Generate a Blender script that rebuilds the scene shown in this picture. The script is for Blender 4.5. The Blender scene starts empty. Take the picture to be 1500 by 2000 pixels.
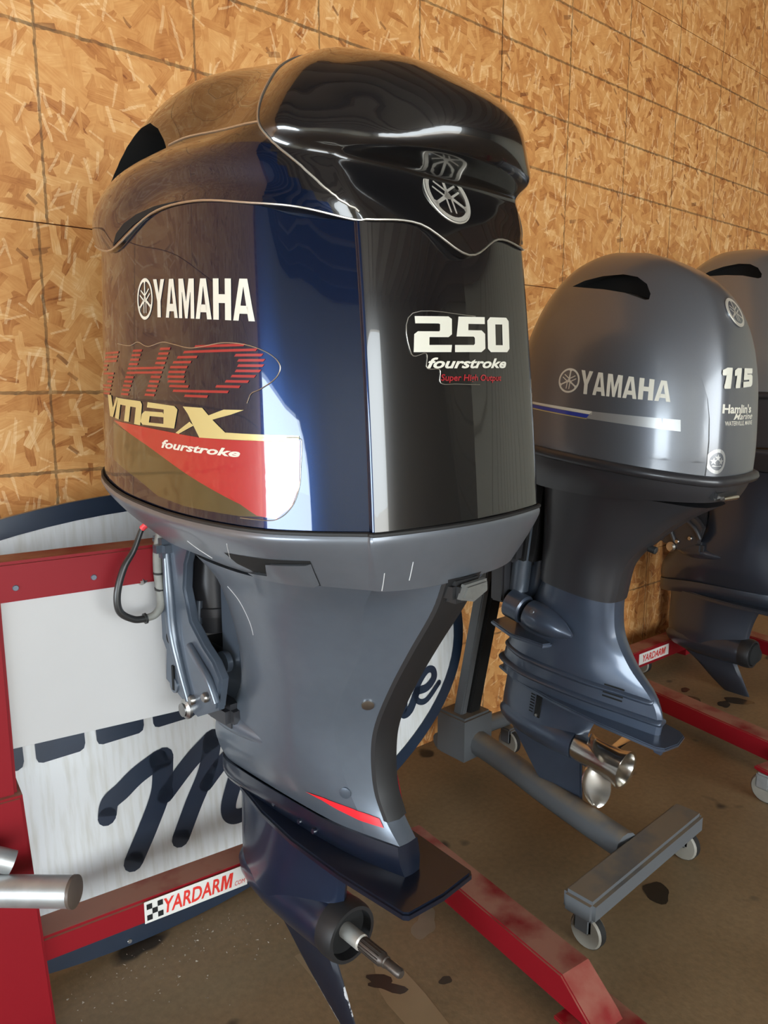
import bpy, bmesh, math, random
from mathutils import Vector, Matrix, Euler
from mathutils.bvhtree import BVHTree
random.seed(7)
R = math.radians
scene = bpy.context.scene
C = scene.collection

# ------------------------------------------------------------------ camera
cam = bpy.data.cameras.new('camera'); camo = bpy.data.objects.new('camera', cam); C.objects.link(camo)
cam.sensor_fit = 'VERTICAL'; cam.sensor_height = 24.0; cam.sensor_width = 18.0
cam.lens = 1490.0 / 2000.0 * 24.0
cam.clip_start = 0.02; cam.clip_end = 200
camo.location = (0, 0, 1.39); camo.rotation_euler = (R(90 - 9.7), 0, R(-40.8))
scene.camera = camo
# ------------------------------------------------------------------ light
scene.view_settings.view_transform = 'Standard'; scene.view_settings.look = 'None'
scene.view_settings.gamma = 1.0; scene.view_settings.use_curve_mapping = False
scene.view_settings.exposure = 0.10
W = bpy.data.worlds.new('world'); scene.world = W; W.use_nodes = True
bg = W.node_tree.nodes['Background']; bg.inputs[0].default_value = (0.80, 0.92, 1.0, 1); bg.inputs[1].default_value = 7.0
def area(name, loc, rot, sx, sy, power, col):
    l = bpy.data.lights.new(name, 'AREA'); l.shape = 'RECTANGLE'; l.size = sx; l.size_y = sy; l.energy = power; l.color = col
    o = bpy.data.objects.new(name, l); C.objects.link(o); o.location = loc; o.rotation_euler = rot
    return o
sun = bpy.data.lights.new('sun', 'SUN'); sun.energy = 12.0; sun.angle = R(0.6); sun.color = (1, .95, .86)
suno = bpy.data.objects.new('sun', sun); C.objects.link(suno); suno.rotation_euler = (R(28), R(-22), 0); suno.location = (-20, 0, 20)
# daylight through the left bay door, plus an added fill lamp behind the camera
area('door_daylight', (-6.35, -0.6, 1.02), (0, R(-90), 0), 1.9, 4.2, 340, (.78, .90, 1.0))
area('rear_fill', (-1.0, -7.35, 1.9), (R(90), 0, 0), 8.6, 3.5, 255, (1.0, .94, .86))

# ------------------------------------------------------------------ materials
MATS = {}
def nodes(m): return m.node_tree.nodes, m.node_tree.links
def paint(name, col, metallic=0.0, rough=0.4, coat=0.0, coat_rough=0.03, var=0.0, scale=20.0, bump=0.0, spec=0.5, emit=None):
    if name in MATS: return MATS[name]
    m = bpy.data.materials.new(name); m.use_nodes = True; N, L = nodes(m); b = N['Principled BSDF']
    b.inputs['Base Color'].default_value = (*col, 1); b.inputs['Metallic'].default_value = metallic
    b.inputs['Roughness'].default_value = rough; b.inputs['Coat Weight'].default_value = coat
    b.inputs['Coat Roughness'].default_value = coat_rough; b.inputs['Specular IOR Level'].default_value = spec
    tc = N.new('ShaderNodeTexCoord')
    if var or bump:
        n = N.new('ShaderNodeTexNoise'); n.inputs['Scale'].default_value = scale; n.inputs['Detail'].default_value = 5
        L.new(tc.outputs['Object'], n.inputs['Vector'])
    if var:
        mx = N.new('ShaderNodeMix'); mx.data_type = 'RGBA'
        mx.inputs['A'].default_value = (*[c * (1 - var) for c in col], 1)
        mx.inputs['B'].default_value = (*[min(1, c * (1 + var)) for c in col], 1)
        L.new(n.outputs['Fac'], mx.inputs['Factor']); L.new(mx.outputs['Result'], b.inputs['Base Color'])
    if bump:
        bp = N.new('ShaderNodeBump'); bp.inputs['Strength'].default_value = bump; bp.inputs['Distance'].default_value = 0.002
        L.new(n.outputs['Fac'], bp.inputs['Height']); L.new(bp.outputs['Normal'], b.inputs['Normal'])
    MATS[name] = m
    return m

navy = paint('navy_metallic', (0.005, 0.016, 0.052), .75, .24, 1.0, .02, .15, 600, spec=.15)
black_gloss = paint('black_gloss', (0.006, 0.006, 0.007), 0, .18, 1.0, .02)
grey_mid = paint('grey_midsection', (0.115, 0.135, 0.165), .45, .38, .35, .12, .08, 40)
grey_apron = paint('grey_apron', (0.15, 0.165, 0.19), .5, .36, .4, .1, .08, 40)
black_case = paint('black_case', (0.006, 0.010, 0.022), .2, .28, .5, .1, .2, 30)
dark_plastic = paint('dark_plastic', (0.012, 0.012, 0.013), 0, .5)
black_matte = paint('black_matte', (0.003, 0.003, 0.003), 0, .9)
rubber = paint('rubber', (0.01, 0.01, 0.01), 0, .6)
chrome = paint('chrome', (0.70, 0.66, 0.60), 1, .22)
silver_line = paint('silver_line', (0.55, 0.52, 0.46), .9, .35)
steel = paint('steel', (0.45, 0.44, 0.42), 1, .32, var=.2, scale=60)
shaft_brown = paint('worn_shaft', (0.10, 0.085, 0.075), .7, .45, var=.4, scale=120)
bracket_grey = paint('bracket_grey', (0.085, 0.105, 0.135), .4, .33, .6, .08, .15, 25)
white_decal = paint('decal_white', (0.66, 0.64, 0.55), 0, .4)
gold_decal = paint('decal_gold', (0.62, 0.55, 0.25), .35, .35, .5)
olive_decal = paint('decal_olive', (0.050, 0.046, 0.018), .3, .3, 1.0, var=.6, scale=6)
red_decal = paint('decal_red', (0.36, 0.005, 0.016), 0, .3, 1.0)
dullred_decal = paint('decal_dull_red', (0.30, 0.012, 0.018), 0, .35, .6)
blue_decal = paint('decal_blue', (0.02, 0.04, 0.30), 0, .35, .5)
silver_decal = paint('decal_silver', (0.45, 0.45, 0.44), .6, .35)
stripe_red = paint('stripe_red', (0.75, 0.02, 0.03), 0, .4)
grey115 = paint('grey_cowl_metallic', (0.15, 0.158, 0.175), .6, .38, .8, .13, .06, 500)
char115 = paint('charcoal', (0.030, 0.030, 0.034), .2, .38, .3, .15)
blue_grey = paint('blue_grey', (0.060, 0.078, 0.115), .45, .34, .6, .1, .1, 30)
grey3 = paint('silver_cowl_metallic', (0.21, 0.215, 0.225), .55, .35, 1.0, .06)
cable_black = paint('cable_black', (0.02, 0.02, 0.02), 0, .35)
cable_grey = paint('cable_grey', (0.22, 0.22, 0.2), 0, .5, var=.3, scale=40)
tube_steel = paint('galvanised', (0.42, 0.43, 0.43), .75, .42, var=.3, scale=25)
cap_brown = paint('cap_brown', (0.10, 0.075, 0.06), .2, .5)
board_white = paint('board_white', (0.43, 0.42, 0.415), 0, .38, .15, .2, .06, 5)
navy_flat = paint('sign_navy', (0.012, 0.022, 0.042), 0, .35, .3, .1, .2, 15)
label_white = paint('label_white', (0.62, 0.60, 0.56), 0, .4)
label_red = paint('label_red', (0.6, 0.03, 0.02), 0, .4)
wheel_white = paint('wheel_white', (0.24, 0.22, 0.185), 0, .5, var=.2, scale=20)
dolly_grey = paint('dolly_grey', (0.13, 0.135, 0.14), .4, .5, var=.3, scale=12)

def red_steel(name='red_powder_coat', base=(.20, .003, .008, 1), dust=(.42, .25, .17, 1), amt=.62):
    m = bpy.data.materials.new(name); m.use_nodes = True; N, L = nodes(m); b = N['Principled BSDF']
    b.inputs['Roughness'].default_value = .5; b.inputs['Specular IOR Level'].default_value = .25
    g = N.new('ShaderNodeNewGeometry'); sp = N.new('ShaderNodeSeparateXYZ'); L.new(g.outputs['Normal'], sp.inputs[0])
    tc = N.new('ShaderNodeTexCoord'); n = N.new('ShaderNodeTexNoise'); n.inputs['Scale'].default_value = 9; n.inputs['Detail'].default_value = 6
    L.new(tc.outputs['Object'], n.inputs['Vector'])
    # settled dust on faces that point up
    mr = N.new('ShaderNodeMapRange'); mr.inputs[1].default_value = .55; mr.inputs[2].default_value = .95
    L.new(sp.outputs['Z'], mr.inputs[0])
    mr2 = N.new('ShaderNodeMapRange'); mr2.inputs[1].default_value = .30; mr2.inputs[2].default_value = .55
    L.new(n.outputs['Fac'], mr2.inputs[0])
    mu = N.new('ShaderNodeMath'); mu.operation = 'MULTIPLY'; L.new(mr.outputs[0], mu.inputs[0]); L.new(mr2.outputs[0], mu.inputs[1])
    mu2 = N.new('ShaderNodeMath'); mu2.operation = 'MULTIPLY'; mu2.inputs[1].default_value = amt; L.new(mu.outputs[0], mu2.inputs[0])
    mx = N.new('ShaderNodeMix'); mx.data_type = 'RGBA'; mx.inputs['A'].default_value = base; mx.inputs['B'].default_value = dust
    L.new(mu2.outputs[0], mx.inputs['Factor']); L.new(mx.outputs['Result'], b.inputs['Base Color'])
    return m
red = red_steel()
dolly_grey = red_steel('dusty_grey', (.10, .105, .11, 1), (.24, .175, .11, 1), .75)

def osb():
    m = bpy.data.materials.new('osb_board'); m.use_nodes = True; N, L = nodes(m); b = N['Principled BSDF']
    b.inputs['Roughness'].default_value = .55; b.inputs['Specular IOR Level'].default_value = .3
    g = N.new('ShaderNodeNewGeometry')           # world position: sheets do not move
    sp = N.new('ShaderNodeSeparateXYZ'); L.new(g.outputs['Position'], sp.inputs[0])
    cb = N.new('ShaderNodeCombineXYZ'); L.new(sp.outputs['X'], cb.inputs['X']); L.new(sp.outputs['Z'], cb.inputs['Y'])
    wn = N.new('ShaderNodeTexNoise'); wn.inputs['Scale'].default_value = 7; wn.inputs['Detail'].default_value = 3
    L.new(cb.outputs[0], wn.inputs['Vector'])
    ws = N.new('ShaderNodeVectorMath'); ws.operation = 'SCALE'; ws.inputs['Scale'].default_value = .022; L.new(wn.outputs['Color'], ws.inputs[0])
    wa = N.new('ShaderNodeVectorMath'); wa.operation = 'ADD'; L.new(cb.outputs[0], wa.inputs[0]); L.new(ws.outputs[0], wa.inputs[1])
    ramp_pts = [(0.0, (.20, .060, .016)), (.12, (.40, .150, .040)), (.32, (.52, .225, .066)), (.55, (.60, .285, .090)), (.78, (.68, .36, .13)), (1.0, (.82, .54, .27))]
    layers = []
    for i, (ang, sx, sy) in enumerate([(22, 7, 24), (78, 8, 27), (-35, 7, 23), (95, 12, 50), (55, 10, 40), (-8, 11, 44)]):
        mp = N.new('ShaderNodeMapping'); mp.vector_type = 'POINT'; mp.inputs['Rotation'].default_value = (0, 0, R(-ang)); mp.inputs['Location'].default_value = (i * 7.3, i * 3.1, 0)
        L.new(wa.outputs[0], mp.inputs['Vector'])
        sc = N.new('ShaderNodeVectorMath'); sc.operation = 'MULTIPLY'; sc.inputs[1].default_value = (sx, sy, 1); L.new(mp.outputs[0], sc.inputs[0])
        v = N.new('ShaderNodeTexVoronoi'); v.voronoi_dimensions = '2D'; v.inputs['Scale'].default_value = 1.0; v.distance = 'CHEBYCHEV'
        L.new(sc.outputs[0], v.inputs['Vector'])
        sv = N.new('ShaderNodeSeparateColor'); L.new(v.outputs['Color'], sv.inputs[0])
        # fibre grain inside the strand
        gm = N.new('ShaderNodeVectorMath'); gm.operation = 'MULTIPLY'; gm.inputs[1].default_value = (1.6, 9, 1); L.new(sc.outputs[0], gm.inputs[0])
        gn = N.new('ShaderNodeTexNoise'); gn.noise_dimensions = '2D'; gn.inputs['Scale'].default_value = 1.0; gn.inputs['Detail'].default_value = 2; L.new(gm.outputs[0], gn.inputs['Vector'])
        layers.append((v, sv, gn))
    # pile the strands: a strand of a later layer lies on top where its own random number is high
    val = None; grain = None; hgt = None
    for i, (v, sv, gn) in enumerate(layers):
        if val is None: val, grain, hgt = sv.outputs[0], gn.outputs['Fac'], v.outputs['Distance']; continue
        gt = N.new('ShaderNodeMath'); gt.operation = 'GREATER_THAN'; gt.inputs[1].default_value = .62 if i < 3 else .80
        L.new(sv.outputs[1], gt.inputs[0])
        near = N.new('ShaderNodeMath'); near.operation = 'LESS_THAN'; near.inputs[1].default_value = .62 if i < 3 else .5; L.new(v.outputs['Distance'], near.inputs[0])
        f = N.new('ShaderNodeMath'); f.operation = 'MULTIPLY'; L.new(gt.outputs[0], f.inputs[0]); L.new(near.outputs[0], f.inputs[1])
        def mixf(a, c):
            x = N.new('ShaderNodeMix'); x.data_type = 'FLOAT'; L.new(f.outputs[0], x.inputs['Factor']); L.new(a, x.inputs['A']); L.new(c, x.inputs['B']); return x.outputs['Result']
        val = mixf(val, sv.outputs[0]); grain = mixf(grain, gn.outputs['Fac']); hgt = mixf(hgt, v.outputs['Distance'])
    # squeeze the strand value to the middle, extremes stay rare
    big = N.new('ShaderNodeTexNoise'); big.inputs['Scale'].default_value = 26; big.inputs['Detail'].default_value = 4; L.new(wa.outputs[0], big.inputs['Vector'])
    def math_(op, a, b_, c=None):
        x = N.new('ShaderNodeMath'); x.operation = op
        for k, s in enumerate((a, b_, c)):
            if s is None: continue
            if isinstance(s, (int, float)): x.inputs[k].default_value = s
            else: L.new(s, x.inputs[k])
        return x.outputs[0]
    t = math_('MULTIPLY_ADD', val, .62, .06)
    t = math_('ADD', t, math_('MULTIPLY_ADD', grain, .36, -.18))
    t = math_('ADD', t, math_('MULTIPLY_ADD', big.outputs['Fac'], .7, -.24))
    cr = N.new('ShaderNodeValToRGB'); L.new(t, cr.inputs[0])
    els = cr.color_ramp.elements
    while len(els) < len(ramp_pts): els.new(.5)
    for e, (p, c) in zip(els, ramp_pts): e.position = p; e.color = (*c, 1)
    # rare pale slivers and dark bark flakes
    def flakes(ang, sx, sy, thr, near_, off):
        mp = N.new('ShaderNodeMapping'); mp.inputs['Rotation'].default_value = (0, 0, R(-ang)); mp.inputs['Location'].default_value = (off, off * .7, 0); L.new(wa.outputs[0], mp.inputs['Vector'])
        sc = N.new('ShaderNodeVectorMath'); sc.operation = 'MULTIPLY'; sc.inputs[1].default_value = (sx, sy, 1); L.new(mp.outputs[0], sc.inputs[0])
        v = N.new('ShaderNodeTexVoronoi'); v.voronoi_dimensions = '2D'; v.inputs['Scale'].default_value = 1.0; v.distance = 'CHEBYCHEV'; L.new(sc.outputs[0], v.inputs['Vector'])
        sv = N.new('ShaderNodeSeparateColor'); L.new(v.outputs['Color'], sv.inputs[0])
        return math_('MULTIPLY', math_('GREATER_THAN', sv.outputs[2], thr), math_('LESS_THAN', v.outputs['Distance'], near_))
    pale = flakes(80, 12, 95, .92, .36, 3.3)
    for a_, off, th in ((105, 11.1, .95), (62, 17.9, .965), (20, 23.0, .98), (-30, 29.0, .98)): pale = math_('MAXIMUM', pale, flakes(a_, 9 + off * .25, 60 + off * 3, th, .36, off))
    darkf = math_('MAXIMUM', flakes(15, 14, 45, .990, .34, 41.0), flakes(-40, 20, 70, .987, .30, 47.0))
    m1 = N.new('ShaderNodeMix'); m1.data_type = 'RGBA'; L.new(math_('MULTIPLY', math_('MULTIPLY', pale, grain), .75), m1.inputs['Factor']); L.new(cr.outputs[0], m1.inputs['A']); m1.inputs['B'].default_value = (.88, .62, .34, 1)
    m2 = N.new('ShaderNodeMix'); m2.data_type = 'RGBA'; L.new(math_('MULTIPLY', math_('MULTIPLY', darkf, big.outputs['Fac']), 1.1), m2.inputs['Factor']); L.new(m1.outputs['Result'], m2.inputs['A']); m2.inputs['B'].default_value = (.13, .035, .012, 1)
    # printed layout lines
    ln = N.new('ShaderNodeTexNoise'); ln.inputs['Scale'].default_value = 40; L.new(cb.outputs[0], ln.inputs['Vector'])
    wob = math_('MULTIPLY_ADD', ln.outputs['Fac'], .009, -.0045)
    xw = math_('ADD', sp.outputs['X'], wob); zw = math_('ADD', sp.outputs['Z'], wob)
    low = math_('LESS_THAN', sp.outputs['Z'], 1.766)
    xs = math_('ADD', math_('ADD', xw, 20 * .4095 - .648 + .2047), math_('MULTIPLY', low, .022))
    fx = math_('ABSOLUTE', math_('SUBTRACT', math_('MODULO', xs, .4095), .2047), 0)
    lines = math_('LESS_THAN', fx, .0032)
    for z in (.36, .76, 1.165, 1.363, 2.205, 2.412, 2.622, 2.83):
        lines = math_('MAXIMUM', lines, math_('LESS_THAN', math_('ABSOLUTE', math_('SUBTRACT', zw, z), 0), .0042))
    fade = math_('MULTIPLY', lines, math_('MULTIPLY_ADD', ln.outputs['Fac'], .9, .15))
    mx = N.new('ShaderNodeMix'); mx.data_type = 'RGBA'; L.new(fade, mx.inputs['Factor']); L.new(m2.outputs['Result'], mx.inputs['A']); mx.inputs['B'].default_value = (.075, .045, .022, 1)
    L.new(mx.outputs['Result'], b.inputs['Base Color'])
    bp = N.new('ShaderNodeBump'); bp.inputs['Strength'].default_value = .35; bp.inputs['Distance'].default_value = .003
    L.new(math_('ADD', val, math_('MULTIPLY', grain, .3)), bp.inputs['Height']); L.new(bp.outputs[0], b.inputs['Normal'])
    return m
osb_m = osb()

def concrete():
    m = bpy.data.materials.new('concrete'); m.use_nodes = True; N, L = nodes(m); b = N['Principled BSDF']
    b.inputs['Roughness'].default_value = .5; b.inputs['Specular IOR Level'].default_value = .35
    g = N.new('ShaderNodeNewGeometry')
    def noise(s, d=5, off=0):
        mp = N.new('ShaderNodeMapping'); mp.inputs['Location'].default_value = (off, off, 0); L.new(g.outputs['Position'], mp.inputs[0])
        n = N.new('ShaderNodeTexNoise'); n.inputs['Scale'].default_value = s; n.inputs['Detail'].default_value = d; L.new(mp.outputs[0], n.inputs['Vector']); return n.outputs['Fac']
    cr = N.new('ShaderNodeValToRGB'); L.new(noise(2.2), cr.inputs[0])
    cr.color_ramp.elements[0].position = .3; cr.color_ramp.elements[0].color = (.20, .135, .070, 1)
    cr.color_ramp.elements[1].position = .7; cr.color_ramp.elements[1].color = (.28, .195, .108, 1)
    # oil stains
    st = N.new('ShaderNodeMapRange'); st.inputs[1].default_value = .665; st.inputs[2].default_value = .70; L.new(noise(4.5, 2, 3.7), st.inputs[0])
    mx = N.new('ShaderNodeMix'); mx.data_type = 'RGBA'; mx.inputs['B'].default_value = (.045, .034, .024, 1)
    L.new(st.outputs[0], mx.inputs['Factor']); L.new(cr.outputs[0], mx.inputs['A'])
    fn = N.new('ShaderNodeMapRange'); fn.inputs[1].default_value = .3; fn.inputs[2].default_value = .75; fn.inputs[3].default_value = .86; fn.inputs[4].default_value = 1.12; L.new(noise(60, 6), fn.inputs[0])
    hs = N.new('ShaderNodeVectorMath'); hs.operation = 'SCALE'; L.new(mx.outputs['Result'], hs.inputs[0]); L.new(fn.outputs[0], hs.inputs['Scale'])
    L.new(hs.outputs[0], b.inputs['Base Color'])
    rr = N.new('ShaderNodeMapRange'); rr.inputs[3].default_value = .38; rr.inputs[4].default_value = .62; L.new(noise(3, 4, 9), rr.inputs[0]); L.new(rr.outputs[0], b.inputs['Roughness'])
    bp = N.new('ShaderNodeBump'); bp.inputs['Strength'].default_value = .15; bp.inputs['Distance'].default_value = .004; L.new(noise(90, 6), bp.inputs['Height']); L.new(bp.outputs[0], b.inputs['Normal'])
    return m
concrete_m = concrete()

def sign_white():
    m = bpy.data.materials.new('sign_white'); m.use_nodes = True; N, L = nodes(m); b = N['Principled BSDF']
    b.inputs['Roughness'].default_value = .42; b.inputs['Coat Weight'].default_value = .2; b.inputs['Coat Roughness'].default_value = .25
    tc = N.new('ShaderNodeTexCoord'); mp = N.new('ShaderNodeMapping'); mp.inputs['Scale'].default_value = (28, 1, 3.0); L.new(tc.outputs['Object'], mp.inputs[0])
    n = N.new('ShaderNodeTexNoise'); n.inputs['Scale'].default_value = 2.5; n.inputs['Detail'].default_value = 6; L.new(mp.outputs[0], n.inputs['Vector'])
    cr = N.new('ShaderNodeValToRGB'); L.new(n.outputs['Fac'], cr.inputs[0])
    cr.color_ramp.elements[0].position = .25; cr.color_ramp.elements[0].color = (.50, .49, .45, 1)
    cr.color_ramp.elements[1].position = .55; cr.color_ramp.elements[1].color = (.62, .63, .63, 1)
    L.new(cr.outputs[0], b.inputs['Base Color']); return m
sign_m = sign_white()

def skeg_chipped():
    m = bpy.data.materials.new('skeg_chipped'); m.use_nodes = True; N, L = nodes(m); b = N['Principled BSDF']
    b.inputs['Roughness'].default_value = .4
    tc = N.new('ShaderNodeTexCoord'); n = N.new('ShaderNodeTexNoise'); n.inputs['Scale'].default_value = 70; n.inputs['Detail'].default_value = 4; L.new(tc.outputs['Object'], n.inputs['Vector'])
    at = N.new('ShaderNodeAttribute'); at.attribute_name = 'wear'
    a = N.new('ShaderNodeMath'); a.operation = 'ADD'; L.new(n.outputs['Fac'], a.inputs[0]); L.new(at.outputs['Fac'], a.inputs[1])
    th = N.new('ShaderNodeMapRange'); th.inputs[1].default_value = 1.02; th.inputs[2].default_value = 1.06; L.new(a.outputs[0], th.inputs[0])
    mx = N.new('ShaderNodeMix'); mx.data_type = 'RGBA'; mx.inputs['A'].default_value = (.006, .008, .016, 1); mx.inputs['B'].default_value = (.45, .45, .46, 1)
    L.new(th.outputs[0], mx.inputs['Factor']); L.new(mx.outputs['Result'], b.inputs['Base Color']); return m
skeg_m = skeg_chipped()

# ------------------------------------------------------------------ helpers
def link(name, me, mat=None, parent=None, loc=None, rot=None, label=None):
    o = bpy.data.objects.new(name, me); C.objects.link(o)
    if mat is not None and me is not None and not me.materials: me.materials.append(mat)
    if parent: o.parent = parent
    if loc is not None: o.location = loc
    if rot is not None: o.rotation_euler = rot
    if label: o['label'] = label
    return o
def tag(o, label=None, cat=None, group=None, kind=None):
    if label: o['label'] = label
    if cat: o['category'] = cat
    if group: o['group'] = group
    if kind: o['kind'] = kind
    return o
def empty(name, loc, rot=(0, 0, 0)):
    o = bpy.data.objects.new(name, None); C.objects.link(o); o.location = loc; o.rotation_euler = rot; o.empty_display_size = .1
    return o
def finish(bm, name='mesh', smooth=True, angle=35):
    bmesh.ops.remove_doubles(bm, verts=bm.verts, dist=1e-5)
    bmesh.ops.recalc_face_normals(bm, faces=bm.faces)
    me = bpy.data.meshes.new(name); bm.to_mesh(me); bm.free()
    if smooth:
        me.shade_smooth(); me.set_sharp_from_angle(angle=R(angle))
    return me
def bm_box(bm, lo, hi, bevel=0, seg=2):
    vs = [bm.verts.new((x, y, z)) for x in (lo[0], hi[0]) for y in (lo[1], hi[1]) for z in (lo[2], hi[2])]
    fs = [bm.faces.new([vs[i] for i in q]) for q in ((0, 1, 3, 2), (4, 6, 7, 5), (0, 4, 5, 1), (2, 3, 7, 6), (0, 2, 6, 4), (1, 5, 7, 3))]
    if bevel:
        es = {e for f in fs for e in f.edges}
        bmesh.ops.bevel(bm, geom=list(es), offset=bevel, segments=seg, affect='EDGES')
def box(name, lo, hi, mat, parent=None, bevel=.004, **k):
    bm = bmesh.new(); bm_box(bm, lo, hi, bevel); return link(name, finish(bm, name), mat, parent, **k)
def prism(name, poly, axis, a, b, mat, parent=None, bevel=0, seg=2, **k):
    """polygon of 2D points extruded along axis 0/1/2 from a to b"""
    bm = bmesh.new()
    def p3(p, t):
        q = list(p); q.insert(axis, t); return q
    v1 = [bm.verts.new(p3(p, a)) for p in poly]; v2 = [bm.verts.new(p3(p, b)) for p in poly]
    n = len(poly)
    bm.faces.new(v1); bm.faces.new(v2[::-1])
    for i in range(n): bm.faces.new((v1[i], v1[(i + 1) % n], v2[(i + 1) % n], v2[i]))
    bmesh.ops.recalc_face_normals(bm, faces=bm.faces)
    if bevel:
        es = [e for e in bm.edges if abs(e.verts[0].co[axis] - e.verts[1].co[axis]) < 1e-6]
        bmesh.ops.bevel(bm, geom=es, offset=bevel, segments=seg, affect='EDGES')
    return link(name, finish(bm, name), mat, parent, **k)
def cr_interp(P, n, first=None, last=None):
    """Catmull-Rom through P, n sub-steps a span; first/last are phantom neighbours"""
    out = []
    N_ = len(P)
    for i in range(N_ - 1):
        p1, p2 = P[i], P[i + 1]
        p0 = P[i - 1] if i else (first if first is not None else p1 * 2 - p2)
        p3 = P[i + 2] if i + 2 < N_ else (last if last is not None else p2 * 2 - p1)
        for k in range(n):
            t = k / n
            out.append(.5 * ((2 * p1) + (p2 - p0) * t + (2 * p0 - 5 * p1 + 4 * p2 - p3) * t * t + (3 * p1 - p0 - 3 * p2 + p3) * t ** 3))
    out.append(P[-1].copy())
    return out
def spline(P, n, sharp=(), first=None, last=None):
    P = [Vector(p) for p in P]; cuts = [0] + [s for s in sorted(sharp) if 0 < s < len(P) - 1] + [len(P) - 1]
    out = []
    for a, b in zip(cuts, cuts[1:]):
        seg = cr_interp(P[a:b + 1], n, first if a == 0 else None, last if b == len(P) - 1 else None)
        out += seg if b == len(P) - 1 else seg[:-1]
    return out
def loft(rows, nc=4, nr=4, sharp_c=(), sharp_r=(), cap0=False, cap1=False, mirror=True, angle=35):
    """rows of half-section points (aft centre -> front centre, x<=0), mirrored to a closed loop"""
    fine = []
    for r in rows:
        r = [Vector(p) for p in r]
        mir = lambda p: Vector((-p.x, p.y, p.z))
        h = spline(r, nc, sharp_c, None if 0 in sharp_c else mir(r[1]), mir(r[-2]))
        fine.append(h)
    cols = len(fine[0])
    grid = [spline([fine[r][c] for r in range(len(rows))], nr, sharp_r) for c in range(cols)]
    nrow = len(grid[0])
    bm = bmesh.new(); loops = []
    for r in range(nrow):
        half = [grid[c][r] for c in range(cols)]
        ring = half + [Vector((-p.x, p.y, p.z)) for p in half[-2:0:-1]] if mirror else half
        loops.append([bm.verts.new(p) for p in ring])
    n = len(loops[0]); lr, lcol = bm.faces.layers.int.new('row'), bm.faces.layers.int.new('col')
    for k, (a, b) in enumerate(zip(loops, loops[1:])):
        for i in range(n if mirror else n - 1):
            j = (i + 1) % n
            f = bm.faces.new((a[i], a[j], b[j], b[i])); f[lr] = k; f[lcol] = min(i, n - 1 - i)
    if cap0: bm.faces.new(loops[0])
    if cap1: bm.faces.new(loops[-1][::-1])
    marks = []
    for s in sharp_c:
        for c in {s * nc, (n - s * nc) % n}:
            marks += [(loops[r][c], loops[r + 1][c]) for r in range(nrow - 1)]
    for s in sharp_r:
        marks += [(loops[s * nr][i], loops[s * nr][(i + 1) % n]) for i in range(n)]
    for a, b in marks:
        e = bm.edges.get((a, b))
        if e: e.smooth = False
    sh = [(a.co.copy(), b.co.copy()) for a, b in marks]
    bmesh.ops.dissolve_degenerate(bm, dist=1e-6, edges=bm.edges)
    bmesh.ops.remove_doubles(bm, verts=bm.verts, dist=2e-5)
    bmesh.ops.recalc_face_normals(bm, faces=bm.faces)
    keep = {e.index for e in bm.edges}
    bm.edges.index_update()
    hard = [e.index for e in bm.edges if not e.smooth]
    me = bpy.data.meshes.new('loft'); bm.to_mesh(me); bm.free()
    me.shade_smooth(); me.set_sharp_from_angle(angle=R(angle))
    at = me.attributes.get('sharp_edge') or me.attributes.new('sharp_edge', 'BOOLEAN', 'EDGE')
    for i in hard: at.data[i].value = True
    return me
def loft_row(rows, r, nc=6, sharp_c=()):
    """points of one full row of the loft, for trims"""
    q = [Vector(p) for p in rows[r]]; mir = lambda p: Vector((-p.x, p.y, p.z))
    h = spline(q, nc, sharp_c, None if 0 in sharp_c else mir(q[1]), mir(q[-2]))
    return h + [mir(p) for p in h[-2:0:-1]]
def tube_bm(bm, pts, rad, n=8, closed=False, caps=True):
    pts = [Vector(p) for p in pts]; m = len(pts)
    rad = [rad] * m if isinstance(rad, (int, float)) else rad
    t0 = (pts[1] - pts[0]).normalized(); up = Vector((0, 0, 1)) if abs(t0.z) < .9 else Vector((1, 0, 0))
    nrm = (up - t0 * up.dot(t0)).normalized(); rings = []
    for i in range(m):
        a = pts[(i - 1) % m] if closed or i else pts[i]; b = pts[(i + 1) % m] if closed or i < m - 1 else pts[i]
        t = (b - a).normalized(); nrm = (nrm - t * nrm.dot(t)).normalized(); bn = t.cross(nrm)
        rings.append([bm.verts.new(pts[i] + (nrm * math.cos(k * 2 * math.pi / n) + bn * math.sin(k * 2 * math.pi / n)) * rad[i]) for k in range(n)])
    for i in range(m if closed else m - 1):
        a, b = rings[i], rings[(i + 1) % m]
        for k in range(n): bm.faces.new((a[k], a[(k + 1) % n], b[(k + 1) % n], b[k]))
    if caps and not closed: bm.faces.new(rings[0][::-1]); bm.faces.new(rings[-1])
def tube(name, pts, rad, mat, parent=None, n=8, closed=False, smooth=0, **k):
    if smooth:
        if not isinstance(rad, (int, float)):
            rad = [rad[i] + (rad[i + 1] - rad[i]) * j / smooth for i in range(len(rad) - 1) for j in range(smooth)] + [rad[-1]]
        pts = spline(pts, smooth)
    bm = bmesh.new(); tube_bm(bm, pts, rad, n, closed); return link(name, finish(bm, name, angle=50), mat, parent, **k)
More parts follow.
